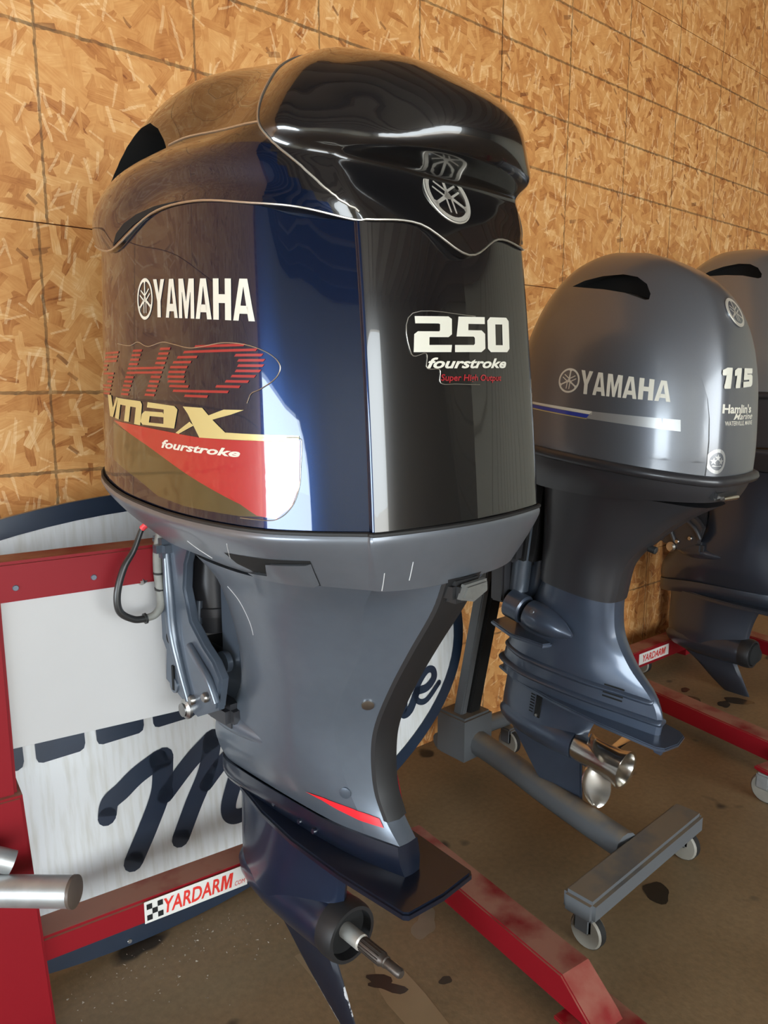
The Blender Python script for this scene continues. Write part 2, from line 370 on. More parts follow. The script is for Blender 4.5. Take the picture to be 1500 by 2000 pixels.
def lathe(name, prof, axis_o, axis_d, mat, parent=None, n=32, closed=False, **k):
    """profile of (distance along axis, radius)"""
    d = Vector(axis_d).normalized(); up = Vector((0, 0, 1)) if abs(d.z) < .9 else Vector((1, 0, 0))
    u = (up - d * up.dot(d)).normalized(); v = d.cross(u); o = Vector(axis_o)
    bm = bmesh.new(); rings = []
    for s, r in prof:
        rings.append([bm.verts.new(o + d * s + (u * math.cos(2 * math.pi * i / n) + v * math.sin(2 * math.pi * i / n)) * max(r, 1e-6)) for i in range(n)])
    for a, b in zip(rings, rings[1:]):
        for i in range(n): bm.faces.new((a[i], a[(i + 1) % n], b[(i + 1) % n], b[i]))
    if prof[0][1] > 1e-4 and not closed: bm.faces.new(rings[0][::-1])
    if prof[-1][1] > 1e-4 and not closed: bm.faces.new(rings[-1])
    return link(name, finish(bm, name, angle=40), mat, parent, **k)
def bolt(parent, p, d, r=.007, h=.006, mat=None):
    return lathe('bolt', [(0, r), (h * .7, r), (h, r * .75)], p, d, mat or steel, parent, 12)
def boolean(o, cutter):
    md = o.modifiers.new('cut', 'BOOLEAN'); md.operation = 'DIFFERENCE'; md.object = cutter; md.solver = 'EXACT'; md.material_mode = 'TRANSFER'
    bpy.context.view_layer.update()
    dg = bpy.context.evaluated_depsgraph_get()
    me = bpy.data.meshes.new_from_object(o.evaluated_get(dg))
    o.modifiers.clear(); o.data = me
    bpy.data.objects.remove(cutter)
    me.shade_smooth(); me.set_sharp_from_angle(angle=R(35))
def bvh_of(me):
    bm = bmesh.new(); bm.from_mesh(me); t = BVHTree.FromBMesh(bm); bm.free(); return t

# ---- decals: 2D polygons laid on a surface
def polys_bm(polys, maxlen):
    bm = bmesh.new()
    for p in polys:
        vs = [bm.verts.new((x, y, 0)) for x, y in p]
        try: bm.faces.new(vs).normal_update()
        except ValueError: pass
    bmesh.ops.triangulate(bm, faces=bm.faces, quad_method='SHORT_EDGE', ngon_method='EAR_CLIP')
    for _ in range(6):
        es = [e for e in bm.edges if e.calc_length() > maxlen]
        if not es: break
        bmesh.ops.subdivide_edges(bm, edges=es, cuts=1)
        bmesh.ops.triangulate(bm, faces=[f for f in bm.faces if len(f.verts) > 3])
    return bm
def lay(name, src, fmap, mat, parent, off=.0008, maxlen=.02, thick=0.0, **k):
    """src: polygons or bmesh in decal units; fmap(u,v)->(point, normal) on the surface"""
    bm = src if isinstance(src, bmesh.types.BMesh) else polys_bm(src, maxlen)
    dead = []
    for v in bm.verts:
        h = fmap(v.co.x, v.co.y)
        if h is None: dead.append(v); continue
        v.co = h[0] + h[1] * (off + thick); v.normal = h[1]
    if dead: bmesh.ops.delete(bm, geom=dead, context='VERTS')
    if thick:
        be = [e for e in bm.edges if e.is_boundary]
        r = bmesh.ops.extrude_edge_only(bm, edges=be)
        for v in [g for g in r['geom'] if isinstance(g, bmesh.types.BMVert)]:
            h = None
            v.co = v.co - v.normal * (thick + .003) if v.normal.length > .5 else v.co
    bmesh.ops.recalc_face_normals(bm, faces=bm.faces)
    me = bpy.data.meshes.new(name); bm.to_mesh(me); bm.free()
    me.shade_smooth(); me.set_sharp_from_angle(angle=R(40))
    return link(name, me, mat, parent, **k)
def caster(bvh, d):
    """returns f(point)->(hit, outward normal) casting along d"""
    d = Vector(d).normalized()
    def f(p):
        h = bvh.ray_cast(Vector(p) - d * 1.0, d)
        if h[0] is None: return None
        n = h[1] if h[1].dot(d) < 0 else -h[1]
        return h[0], n
    return f
def text_bm(s, size=1.0, bold=0.0, shear=0.0, sx=1.0, maxlen=.05, align='LEFT'):
    cu = bpy.data.curves.new('t', 'FONT'); cu.body = s; cu.size = size; cu.offset = bold; cu.shear = shear; cu.resolution_u = 3; cu.align_x = align
    o = bpy.data.objects.new('t', cu); C.objects.link(o); bpy.context.view_layer.update()
    me = bpy.data.meshes.new_from_object(o.evaluated_get(bpy.context.evaluated_depsgraph_get()))
    bpy.data.objects.remove(o)
    bm = bmesh.new(); bm.from_mesh(me); bpy.data.meshes.remove(me)
    for v in bm.verts: v.co.x *= sx; v.co.z = 0
    bm.normal_update()
    bmesh.ops.triangulate(bm, faces=bm.faces, quad_method='SHORT_EDGE', ngon_method='EAR_CLIP')
    for _ in range(5):
        es = [e for e in bm.edges if e.calc_length() > maxlen]
        if not es: break
        bmesh.ops.subdivide_edges(bm, edges=es, cuts=1)
        bmesh.ops.triangulate(bm, faces=[f for f in bm.faces if len(f.verts) > 3])
    return bm
def fit(bm, u0, u1, v0, v1):
    """scale a flat bmesh into a rectangle"""
    xs = [v.co.x for v in bm.verts]; ys = [v.co.y for v in bm.verts]
    a, b, c, d = min(xs), max(xs), min(ys), max(ys)
    for v in bm.verts:
        v.co.x = u0 + (v.co.x - a) / (b - a) * (u1 - u0); v.co.y = v0 + (v.co.y - c) / (d - c) * (v1 - v0)
    return bm
GL = {
 'Y': [[(0, 1), (.32, 1), (.5, .62), (.68, 1), (1, 1), (.65, .42), (.65, 0), (.35, 0), (.35, .42)]],
 'A': [[(0, 0), (.27, 0), (.5, .82), (.5, 1), (.32, 1)], [(1, 0), (.68, 1), (.5, 1), (.5, .82), (.73, 0)], [(.26, .17), (.74, .17), (.68, .36), (.32, .36)]],
 'M': [[(0, 0), (.22, 0), (.22, .66), (.24, .66), (.42, 0), (.58, 0), (.76, .66), (.78, .66), (.78, 0), (1, 0), (1, 1), (.68, 1), (.5, .42), (.32, 1), (0, 1)]],
 'H': [[(0, 0), (.33, 0), (.33, 1), (0, 1)], [(.67, 0), (1, 0), (1, 1), (.67, 1)], [(.33, .41), (.67, .41), (.67, .62), (.33, .62)]],
 '2': [[(0, 1), (.9, 1), (1, .93), (1, .5), (.9, .42), (.38, .42), (.38, .2), (1, .2), (.98, 0), (0, 0), (0, .5), (.09, .58), (.64, .58), (.66, .62), (.66, .78), (.62, .8), (.02, .8)]],
 '5': [[(1, 1), (.12, 1), (.05, .44), (.6, .44), (.64, .4), (.64, .24), (.6, .2), (0, .2), (0, 0), (.86, 0), (1, .1), (1, .52), (.88, .62), (.42, .62), (.43, .8), (1, .8)]],
 '0': [[(.12, 1), (.88, 1), (1, .9), (.66, .8), (.34, .8), (.34, .2), (0, .1), (0, .9)], [(.88, 0), (.12, 0), (0, .1), (.34, .2), (.66, .2), (.66, .8), (1, .9), (1, .1)]],
 '1': [[(.15, 0), (.72, 0), (.95, 1), (.42, 1), (.05, .86), (.02, .68), (.36, .7)]],
}
def word(s, widths=None, gap=.12, shear=0.0):
    out = []; x = 0
    for i, ch in enumerate(s):
        w = widths.get(ch, 1) if widths else 1
        for p in GL[ch]: out.append([((x + a * w) + b * shear, b) for a, b in p])
        x += w + gap
    X = x - gap
    return [[(a / X, b) for a, b in p] for p in out]
def emblem_polys(ring=.16, n=36):
    P = []
    for i in range(n):
        a, b = 2 * math.pi * i / n, 2 * math.pi * (i + 1) / n
        P.append([(math.cos(a), math.sin(a)), (math.cos(b), math.sin(b)), ((1 - ring) * math.cos(b), (1 - ring) * math.sin(b)), ((1 - ring) * math.cos(a), (1 - ring) * math.sin(a))])
    def bar(t, r0, r1, o, w):
        c, s = math.cos(t), math.sin(t)
        q = lambda r, d: (c * r - s * d, s * r + c * d)
        return [q(r0, o - w), q(r1, o - w * .8), q(r1, o + w * .8), q(r0, o + w)]
    for k in range(3):
        t = math.pi / 2 + k * 2 * math.pi / 3
        P += [bar(t, .1, .88, 0, .07), bar(t + math.pi, .05, .68, .13, .045), bar(t + math.pi, .05, .68, -.13, .045)]
        c, s = math.cos(t), math.sin(t); q = lambda r, d: (c * r - s * d, s * r + c * d)
        P += [[q(.88, -.2), q(.70, 0), q(.88, .2)], [q(-.1, -.18), q(.12, -.1), q(.12, .1), q(-.1, .18)]]
    return P
def xf(polys, ox, oy, sx, sy=None):
    sy = sx if sy is None else sy
    return [[(ox + a * sx, oy + b * sy) for a, b in p] for p in polys]

# ------------------------------------------------------------------ the building
WY = 1.994
X0, X1, Y0, ZC = -6.5, 8.5, -7.5, 4.3
def struct(name, lo, hi, mat, parent=None):
    o = box(name, lo, hi, mat, parent, bevel=0)
    if parent is None: o['kind'] = 'structure'
    return o
metal_wall = paint('sheet_metal', (.48, .46, .37), .2, .5, var=.08, scale=3)
dark_wood = paint('joist_wood', (.10, .055, .03), 0, .6, var=.3, scale=8)
ceil_m = paint('ceiling_board', (.30, .28, .24), 0, .7, var=.1, scale=2)
apron_m = paint('outside_concrete', (.45, .43, .40), 0, .8)
struct('floor', (X0, Y0, -.1), (X1, WY + .16, 0), concrete_m)
struct('ground_outside', (-40, -40, -.2), (40, 30, -.1), apron_m)
wb = struct('wall_back', (X0, WY + .012, 0), (X1, WY + .16, ZC), dark_wood)
sheet_meshes = {}
for r, (za, zb, off) in enumerate([(0, .546, .648 + .4095), (.546, 1.766, .648 + .82), (1.766, 2.986, .648 - .4095 * 2), (2.986, 4.2, .648)]):
    x = off - 2.457 * 4
    while x < X1:
        a, b = max(x, X0), min(x + 2.457, X1)
        if b - a > .05:
            key = (round(b - a, 3), round(zb - za, 3))
            if key not in sheet_meshes:
                bm = bmesh.new(); bm_box(bm, (0, 0, 0), (b - a - .003, .0119, zb - za - .003)); me = finish(bm, 'sheet', smooth=False); me.materials.append(osb_m); sheet_meshes[key] = me
            link('osb_sheet', sheet_meshes[key], None, wb, loc=(a + .0015, WY, za + .0015))
        x += 2.457
cl = struct('ceiling', (X0, Y0, ZC), (X1, WY + .16, ZC + .1), ceil_m)
for i in range(24):
    x = X0 + .4 + i * .61
    struct('joist', (x, Y0, ZC - .24), (x + .045, WY, ZC), dark_wood, cl)
# end wall towards the daylight, with the open bay door
wl = struct('wall_left', (X0 - .15, 1.55, 0), (X0, WY + .16, ZC), osb_m)
struct('door_header', (X0 - .15, -2.8, 2.05), (X0, 1.55, ZC), metal_wall, wl)
struct('wall_pier', (X0 - .15, Y0, 0), (X0, -2.8, ZC), metal_wall, wl)
wr = struct('wall_right', (X1, Y0, 0), (X1 + .15, WY + .16, ZC), metal_wall)
ribm = None
for i in range(31):
    if ribm is None:
        bm = bmesh.new(); bm_box(bm, (0, 0, 0), (.03, .06, ZC - .02)); ribm = finish(bm, 'rib', smooth=False); ribm.materials.append(metal_wall)
    link('wall_rib', ribm, None, wr, loc=(X1 - .03, Y0 + .1 + i * .3, .01))
wf = struct('wall_front', (X0, Y0 - .15, 0), (-5.4, Y0, ZC), metal_wall)
struct('door_header', (-5.4, Y0 - .15, 3.7), (3.4, Y0, ZC), metal_wall, wf)  # unseen second opening, added for the fill lamp
struct('wall_pier', (3.4, Y0 - .15, 0), (X1, Y0, ZC), metal_wall, wf)

# ------------------------------------------------------------------ big outboard
def make_leg(root, casing_m, apron_mat, case_m, gear_m, br_m, shaft=True, skeg_mat=None):
    """midsection, lower unit and brackets shared by the two large motors (local: x starboard, y forward, z up, origin aft centre of the cowl seam)"""
    # bottom cowl band under the seam
    pl = [(0, -.031), (-.09, -.024), (-.182, -.005), (-.191, .008), (-.248, .07), (-.29, .14), (-.31, .26), (-.311, .40), (-.304, .56), (-.27, .70), (-.175, .80), (0, .835)]
    zt = [0, 0, 0, 0, 0, 0, 0, .002, .014, .034, .048, .052]
    lo = [(0, -.002), (-.09, .004), (-.148, .022), (-.162, .040), (-.208, .11), (-.236, .18), (-.248, .27), (-.245, .38), (-.228, .52), (-.19, .64), (-.11, .72), (0, .745)]
    zl = [-.098, -.097, -.095, -.094, -.092, -.090, -.088, -.086, -.088, -.09, -.09, -.09]
    mid = [((a[0] * .62 + b[0] * .38), (a[1] * .62 + b[1] * .38), .45 * z0 + .55 * z1) for a, b, z0, z1 in zip(pl, lo, zt, zl)]
    rows = [[(x, y, z - .003) for (x, y), z in zip(pl, zt)], [(x * 1.005, y, z - .018) for (x, y), z in zip(pl, zt)], mid, [(x, y, z) for (x, y), z in zip(lo, zl)],
            [(x * .9, .05 + (y - .05) * .92, z - .002) for (x, y), z in zip(lo, zl)]]
    ap_me = loft(rows, 4, 4, sharp_c=(3,), sharp_r=(3,), cap1=True)
    apron = link('bottom_cowl', ap_me, apron_mat, root)
    tube('seam_gasket', loft_row(rows, 0, 4, (3,)), .0035, rubber, root, 6, True)
    # midsection
    T = lambda *p: list(p)
    legrows = []
    for z, pts in [
        (-.092, [(0, .000), (-.04, .003), (-.158, .037), (-.234, .17), (-.249, .30), (-.222, .44), (-.12, .505), (0, .51)]),
        (-.150, [(0, .026), (-.034, .030), (-.122, .098), (-.186, .19), (-.205, .30), (-.178, .44), (-.10, .49), (0, .495)]),
        (-.230, [(0, .078), (-.031, .082), (-.090, .138), (-.150, .215), (-.168, .30), (-.150, .44), (-.09, .48), (0, .485)]),
        (-.310, [(0, .127), (-.029, .131), (-.088, .185), (-.133, .240), (-.145, .30), (-.134, .44), (-.08, .475), (0, .48)]),
        (-.390, [(0, .168), (-.027, .171), (-.082, .221), (-.117, .268), (-.131, .31), (-.124, .455), (-.075, .51), (0, .52)]),
        (-.450, [(0, .180), (-.026, .183), (-.072, .225), (-.103, .272), (-.120, .33), (-.120, .50), (-.075, .60), (0, .615)]),
        (-.520, [(0, .174), (-.024, .177), (-.058, .213), (-.086, .268), (-.106, .36), (-.108, .54), (-.065, .665), (0, .69)]),
        (-.570, [(0, .150), (-.022, .153), (-.047, .195), (-.069, .262), (-.084, .37), (-.086, .54), (-.056, .67), (0, .71)]),
        (-.605, [(0, .118), (-.020, .120), (-.040, .190), (-.056, .26), (-.066, .38), (-.066, .54), (-.045, .66), (0, .71)])]:
        legrows.append([(x, y, z - (.03 * max(0, (y - .5) / .2) if z < -.5 else 0)) for x, y in pts])
    leg_me = loft(legrows, 5, 5, sharp_c=(1, 2), cap0=True, cap1=True)
    link('midsection', leg_me, casing_m, root)
    leg_bvh = bvh_of(leg_me)
    # trailing trim strip
    tr = []
    for r in legrows[:8]:
        c, e = r[0], r[1]
        tr.append([Vector((-e[0] + .003, e[1] + .003, e[2])), Vector((-e[0] + .001, e[1] - .006, e[2])), Vector((0, c[1] - .009, c[2])), Vector((e[0] - .001, e[1] - .006, e[2])), Vector((e[0] - .003, e[1] + .003, e[2]))])
    cols = [spline([t[i] for t in tr], 5) for i in range(5)]
    bm = bmesh.new(); vs = [[bm.verts.new(p) for p in col] for col in cols]
    for a, b in zip(vs, vs[1:]):
        for i in range(len(a) - 1): bm.faces.new((a[i], a[i + 1], b[i + 1], b[i]))
    link('trailing_trim', finish(bm, 'trim', angle=50), dark_plastic if casing_m is grey_mid else casing_m, root)
    # mount blister on the port and starboard side
    for s in (-1, 1):
        bm = bmesh.new(); bmesh.ops.create_uvsphere(bm, u_segments=28, v_segments=16, radius=1)
        for v in bm.verts:
            x, y, z = v.co; y2 = y * .115; t = (y2 + .115) / .23
            v.co = Vector((s * (.098 + x * .050 * (.45 + .55 * t)), .475 + y2 * 1.1, -.462 + z * (.014 + .030 * t) - .012 * (1 - t)))
        link('mount_cover', finish(bm, 'blister'), casing_m, root)
    # lower case: flange, plate, strut
    fr = []
    base = legrows[-1]
    for k, dz, wx in [(0, 0, .003), (1, -.03, .004), (2, -.055, .0)]:
        fr.append([(x * (1 + (.06 if dz > -.05 else -.1)) - (wx if x else 0), y - .006 * k if i < 3 else y + .002, z + dz) for i, (x, y, z) in enumerate(base)])
    lc = link('lower_case', loft(fr, 5, 2, sharp_c=(1,), cap0=True, cap1=True), case_m, root)
    plate = [(-.086, .045), (-.078, .036), (0, .030), (.078, .036), (.086, .045), (.098, .20), (.098, .34), (.085, .46), (.06, .58), (-.06, .58), (-.085, .46), (-.098, .34), (-.098, .20)]
    prism('cavitation_plate', plate, 2, -.676, -.660, case_m, root, .004)
    sr = []
    for z, ya, yf, w in [(-.664, .25, .665, .060), (-.70, .27, .66, .057), (-.76, .29, .66, .056), (-.82, .30, .66, .0595), (-.875, .305, .655, .061)]:
        d = yf - ya
        sr.append([(0, ya, z), (-w * .35, ya + .02 * 1, z), (-w * .8, ya + d * .3, z), (-w, ya + d * .55, z), (-w * .72, ya + d * .82, z), (-w * .3, ya + d * .96, z), (0, yf, z)])
    link('gearcase_strut', loft(sr, 5, 5, sharp_c=(0,), cap0=True, cap1=True), gear_m, root)
    ax = -.882
    prof = [(0, 0), (.004, .014), (.02, .030), (.05, .044), (.10, .055), (.16, .0605), (.24, .0615), (.33, .060), (.362, .0585), (.366, .056)]
    lathe('gearcase', prof, (0, .665, ax), (0, -1, 0), gear_m, root, 40)
    lathe('bearing_carrier', [(0, .030), (.012, .030), (.02, .024), (.03, .018)], (0, .365, ax), (0, -1, 0), dark_plastic, root, 28)
    lathe('hub_ring', [(0, .0600), (.012, .0615), (.034, .0610), (.046, .0575), (.046, .050), (.020, .048)], (0, .321, ax), (0, -1, 0), dark_plastic, root, 36, closed=True)
    lathe('hub_back', [(0, .055), (.002, .055)], (0, .2985, ax), (0, -1, 0), black_matte, root, 28)
    if shaft:
        lathe('propeller_shaft', [(0, .0165), (.108, .0165), (.111, .0135)], (0, .355, ax), (0, -1, 0), paint('bright_shaft', (.62, .60, .55), .6, .35), root, 24)
        sp = lathe('shaft_spline', [(0, .0135), (.06, .0135), (.063, .0115), (.07, .0115), (.072, .0095), (.108, .0095), (.112, .007)], (0, .246, ax), (0, -1, 0), shaft_brown, root, 20)
        for i in range(14):
            a = 2 * math.pi * i / 14
            bm = bmesh.new(); c, s_ = math.cos(a) * .0135, math.sin(a) * .0135
            bm_box(bm, (c - .0009, .188, ax + s_ - .0009), (c + .0009, .243, ax + s_ + .0009)); link('spline_tooth', finish(bm, 'tooth', smooth=False), shaft_brown, sp)
    # skeg
    out = [(.60, -.925), (.515, -.976), (.437, -1.036), (.36, -1.085), (.30, -1.118), (.268, -1.125), (.262, -1.10), (.30, -1.02), (.345, -.935), (.40, -.92)]
    cen = (.40, -.98)
    bm = bmesh.new(); wl_ = bm.verts.layers.float.new('wear')
    pts = spline([(*p, 0) for p in out + [out[0]]], 4, sharp=(5, 8))[:-1]
    L_ = {}
    for s in (-1, 1):
        o1 = []; o2 = []
        for p in pts:
            v = bm.verts.new((s * .0015, p.x, p.y)); v[wl_] = .60 if p.y < -1.0 and p.x > .27 else 0.1; o1.append(v)
            f = .16; q = (p.x + (cen[0] - p.x) * f, p.y + (cen[1] - p.y) * f)
            t = .004 + .006 * min(1, max(0, (q[1] + 1.12) / .2))
            v2 = bm.verts.new((s * t, *q)); v2[wl_] = 0.0; o2.append(v2)
        n = len(pts)
        for i in range(n): bm.faces.new((o1[i], o1[(i + 1) % n], o2[(i + 1) % n], o2[i]))
        bm.faces.new(o2); L_[s] = o1
    n = len(pts)
    for i in range(n): bm.faces.new((L_[-1][i], L_[-1][(i + 1) % n], L_[1][(i + 1) % n], L_[1][i]))
    link('skeg', finish(bm, 'skeg', angle=30), skeg_mat or skeg_m, root)
    return ap_me, leg_me, leg_bvh

def make_bracket(root, m):
    """clamp and swivel brackets in front of the midsection"""
    # port and starboard clamp plates
    out = [(.715, -.113), (.700, -.150), (.722, -.178), (.733, -.245), (.710, -.300), (.672, -.350), (.680, -.418), (.600, -.447), (.555, -.462), (.470, -.420), (.452, -.352), (.478, -.322), (.515, -.300), (.560, -.262), (.580, -.200), (.572, -.150), (.545, -.100)]
    for s in (-1, 1):
        a, b = (-.172, -.150) if s < 0 else (.150, .172)
        cl = prism('clamp_bracket', out, 0, a, b, m, root, .005)
        if s < 0:
            # flange towards the transom and raised ribs
            prism('flange', [(-.170, .700), (-.182, .712), (-.182, .735), (-.150, .735)], 2, -.44, -.13, m, cl, .003)
            tube('rib', [(-.176, .640, -.12), (-.177, .632, -.22), (-.177, .625, -.30), (-.176, .60, -.37), (-.176, .57, -.43)], [.008, .012, .012, .01, .008], m, cl, 10, smooth=4)
            tube('rib', [(-.176, .56, -.31), (-.178, .52, -.335), (-.178, .485, -.36), (-.176, .462, -.40)], .008, m, cl, 10, smooth=4)
            for y, z in ((.690, -.205), (.688, -.232), (.686, -.259)):
                lathe('hole', [(0, .0105), (.003, .0105)], (-.172, y, z), (-1, 0, 0), black_matte, cl, 16)
                lathe('hole_rim', [(0, .0105), (.004, .0105), (.004, .014), (0, .015)], (-.172, y, z), (-1, 0, 0), m, cl, 18, closed=True)
            lathe('hole', [(0, .012), (.003, .012)], (-.172, .648, -.318), (-1, 0, 0), black_matte, cl, 16)
            prism('slot', [(.634, -.375), (.642, -.375), (.642, -.428), (.634, -.428)], 0, -.176, -.17, black_matte, cl)
            lathe('slot_rim', [(0, .017), (.003, .016)], (-.172, .638, -.418), (-1, 0, 0), m, cl, 18)
            for y, z in ((.560, -.425), (.505, -.402)): bolt(cl, (-.172, y, z), (-1, 0, 0), .010, .010)
            lathe('tilt_pin', [(0, .021), (.006, .021), (.010, .014), (.014, .014)], (-.172, .585, -.452), (-1, 0, 0), steel, cl, 20)
            tube('pin', [(-.172, .700, -.186), (-.190, .692, -.190), (-.215, .680, -.196)], .009, steel, cl, 12)
    # swivel bracket
    prism('swivel_bracket', [(.47, -.10), (.47, -.44), (.50, -.47), (.56, -.46), (.58, -.38), (.54, -.36), (.54, -.12)], 0, -.115, -.095, m, root, .004)
    prism('swivel_bracket', [(.47, -.10), (.47, -.44), (.50, -.47), (.56, -.46), (.58, -.38), (.54, -.36), (.54, -.12)], 0, .095, .115, m, root, .004)
    tube('swivel_tube', [(0, .53, -.08), (0, .55, -.47)], .05, m, root, 20)
    box('lower_yoke', (-.15, .465, -.470), (.15, .57, -.420), char115, root, .012)
    # power trim unit
    lathe('trim_motor', [(0, .045), (.10, .048), (.102, .052), (.12, .052), (.122, .046), (.155, .044), (.16, .03)], (-.085, .615, -.15), (0, .02, -1), char115, root, 24)
    tube('trim_fitting', [(-.128, .60, -.235), (-.132, .602, -.285)], .009, m, root, 10)
    box('trim_housing', (-.10, .56, -.46), (.10, .68, -.34), dark_plastic, root, .01)
    lathe('trim_rod', [(0, .02), (.12, .02)], (-.05, .56, -.42), (0, -.3, .9), dark_plastic, root, 14)
    box('tilt_tube', (-.20, .62, -.145), (.20, .66, -.105), m, root, .012)
    lathe('trim_lever', [(0, .022), (.012, .022)], (-.118, .515, -.345), (-1, 0, 0), m, root, 18)

m250 = empty('outboard_motor', (.848, .793, 1.185), (0, 0, R(2)))
tag(m250, 'large navy and black outboard motor marked 250, clamped to the red stand', 'outboard motor', 'outboard motors along the board wall')
AP, LEG, LEGB = make_leg(m250, grey_mid, grey_apron, black_case, paint('gearcase_blue', (.010, .018, .042), .35, .34, .5, .12, .2, 20), bracket_grey)
make_bracket(m250, bracket_grey)

plan = [(0, -.027), (-.09, -.020), (-.179, -.003), (-.187, .010), (-.243, .07), (-.285, .14), (-.305, .26), (-.306, .40), (-.30, .56), (-.266, .70), (-.172, .80), (0, .832)]
zs0 = [0, 0, 0, 0, 0, 0, 0, .002, .014, .034, .048, .052]
ztop = [.384, .418, .416, .416, .430, .440, .458, .460, .425, .452, .462, .462]
sc = lambda k, dy=0: [(a * k, (b - .4) * k + .4 + dy) for a, b in plan]
cowl_rows = []
for t in (0, .25, .5, .75, 1):
    P = sc(1 - .05 * t); zz = [a + (b - a) * t for a, b in zip(zs0, ztop)]
    row = [(x, y + (.020 * t - .003 * (1 - (2 * t - 1) ** 2) if y < .09 else 0), z) for (x, y), z in zip(P, zz)]
    cowl_rows.append(row)
cowl_me = loft(cowl_rows, 5, 5, sharp_c=(0, 3), cap0=True, cap1=True, angle=60)
# two-tone cowl: navy sides, black aft panel
cowl_me.materials.append(navy); cowl_me.materials.append(black_gloss)
for p in cowl_me.polygons:
    c = p.center
    if c.y < .07 and p.normal.y < -.3 and abs(c.x) < .186 - .024 * c.z: p.material_index = 1
cowl = link('lower_cowl', cowl_me, None, m250, label='navy metallic engine cowl with a black aft panel')
COWLB = bvh_of(cowl_me)

# upper cowl: rows from its lower edge to the ridge, columns aft centre -> front centre
capc = [
 # rA               rB                 rC                 rD                 rE                 rF                 rG                 rH                rI
 [(0, .000, .386), (0, .026, .435),   (0, .050, .482),   (0, .046, .503),   (0, -.018, .509),  (0, -.045, .535),  (0, -.030, .582),  (0, .015, .622), (0, .055, .650)],
 [(-.085, .016, .420), (-.085, .034, .452), (-.086, .052, .484), (-.086, .048, .504), (-.080, -.012, .511), (-.078, -.030, .540), (-.068, -.016, .587), (-.045, .03, .632), (0, .085, .668)],
 [(-.163, .032, .418), (-.170, .044, .446), (-.176, .058, .481), (-.174, .060, .503), (-.146, .008, .513), (-.138, .005, .545), (-.118, .012, .596), (-.075, .055, .646), (0, .12, .682)],
 [(-.179, .048, .418), (-.194, .056, .446), (-.203, .070, .482), (-.203, .076, .506), (-.192, .046, .521), (-.177, .038, .555), (-.150, .043, .606), (-.095, .085, .656), (0, .15, .690)],
 [(-.241, .087, .431), (-.243, .097, .457), (-.246, .108, .491), (-.243, .108, .513), (-.236, .086, .531), (-.213, .084, .572), (-.176, .093, .621), (-.105, .125, .670), (0, .18, .700)],
 [(-.274, .153, .442), (-.270, .157, .467), (-.272, .160, .501), (-.265, .155, .526), (-.258, .130, .546), (-.232, .130, .590), (-.185, .145, .642), (-.105, .18, .687), (0, .23, .711)],
 [(-.293, .267, .460), (-.286, .266, .485), (-.288, .262, .516), (-.276, .258, .538), (-.260, .253, .556), (-.226, .250, .606), (-.175, .255, .658), (-.095, .27, .699), (0, .30, .716)],
 [(-.294, .400, .462), (-.288, .400, .486), (-.290, .398, .520), (-.281, .396, .546), (-.268, .392, .564), (-.242, .390, .624), (-.196, .390, .680), (-.10, .39, .712), (0, .40, .724)],
 [(-.292, .553, .427), (-.290, .555, .462), (-.290, .555, .498), (-.284, .552, .532), (-.272, .548, .556), (-.246, .535, .618), (-.190, .510, .676), (-.09, .50, .704), (0, .50, .714)],
 [(-.262, .690, .454), (-.264, .695, .476), (-.262, .693, .503), (-.254, .683, .526), (-.240, .668, .548), (-.210, .640, .598), (-.150, .600, .654), (-.08, .585, .682), (0, .58, .692)],
 [(-.170, .795, .464), (-.171, .798, .480), (-.170, .794, .502), (-.163, .782, .522), (-.153, .765, .540), (-.135, .728, .580), (-.10, .685, .626), (-.055, .655, .652), (0, .645, .662)],
 [(0, .826, .464), (0, .829, .480), (0, .825, .501), (0, .813, .520), (0, .797, .536), (0, .760, .574), (0, .710, .618), (0, .675, .645), (0, .655, .658)],
]
cap_rows = [[capc[c][r] for c in range(12)] for r in range(9)]
cap_rows = [[(x * .97, .4 + (y - .4) * .97, z - .004) for x, y, z in cap_rows[0]]] + cap_rows   # tucked-in lip
cap_me = loft(cap_rows, 5, 5, sharp_r=(1,), cap0=True, angle=50)
cap_me.materials.append(black_gloss); cap_me.materials.append(navy); cap_me.materials.append(black_matte)
rw, cw = cap_me.attributes['row'], cap_me.attributes['col']
for p in cap_me.polygons:
    c = p.center
    r_, k_ = rw.data[p.index].value, cw.data[p.index].value
    if 5 <= r_ < 19 and 16 + (r_ - 5) * .45 < k_ < 45: p.material_index = 1
cap = link('top_cowl', cap_me, None, m250, label='gloss black top cowl with side air intakes')
for s in (-1, 1):
    pol = [(.385, .560), (.405, .578), (.435, .602), (.475, .621), (.515, .622), (.555, .606), (.600, .578), (.660, .540), (.640, .536), (.560, .548), (.47, .556)]
    cut = prism('cut', pol, 0, s * .40, s * .175, black_matte)
    cut.parent = m250
    boolean(cap, cut)
CAPB = bvh_of(cap.data)
def on_cap(p):
    h = CAPB.find_nearest(Vector(p)); return h[0] + h[1] * .0006
capside = caster(CAPB, (1, 0, 0))
lay('side_scoop', [[(.545, .4315), (.530, .450), (.500, .462), (.4541, .4700), (.3893, .4720), (.300, .4660), (.40, .4640), (.46, .4540), (.51, .4400)]], lambda u, v: capside((0, u, v)), black_matte, m250, off=.0008)
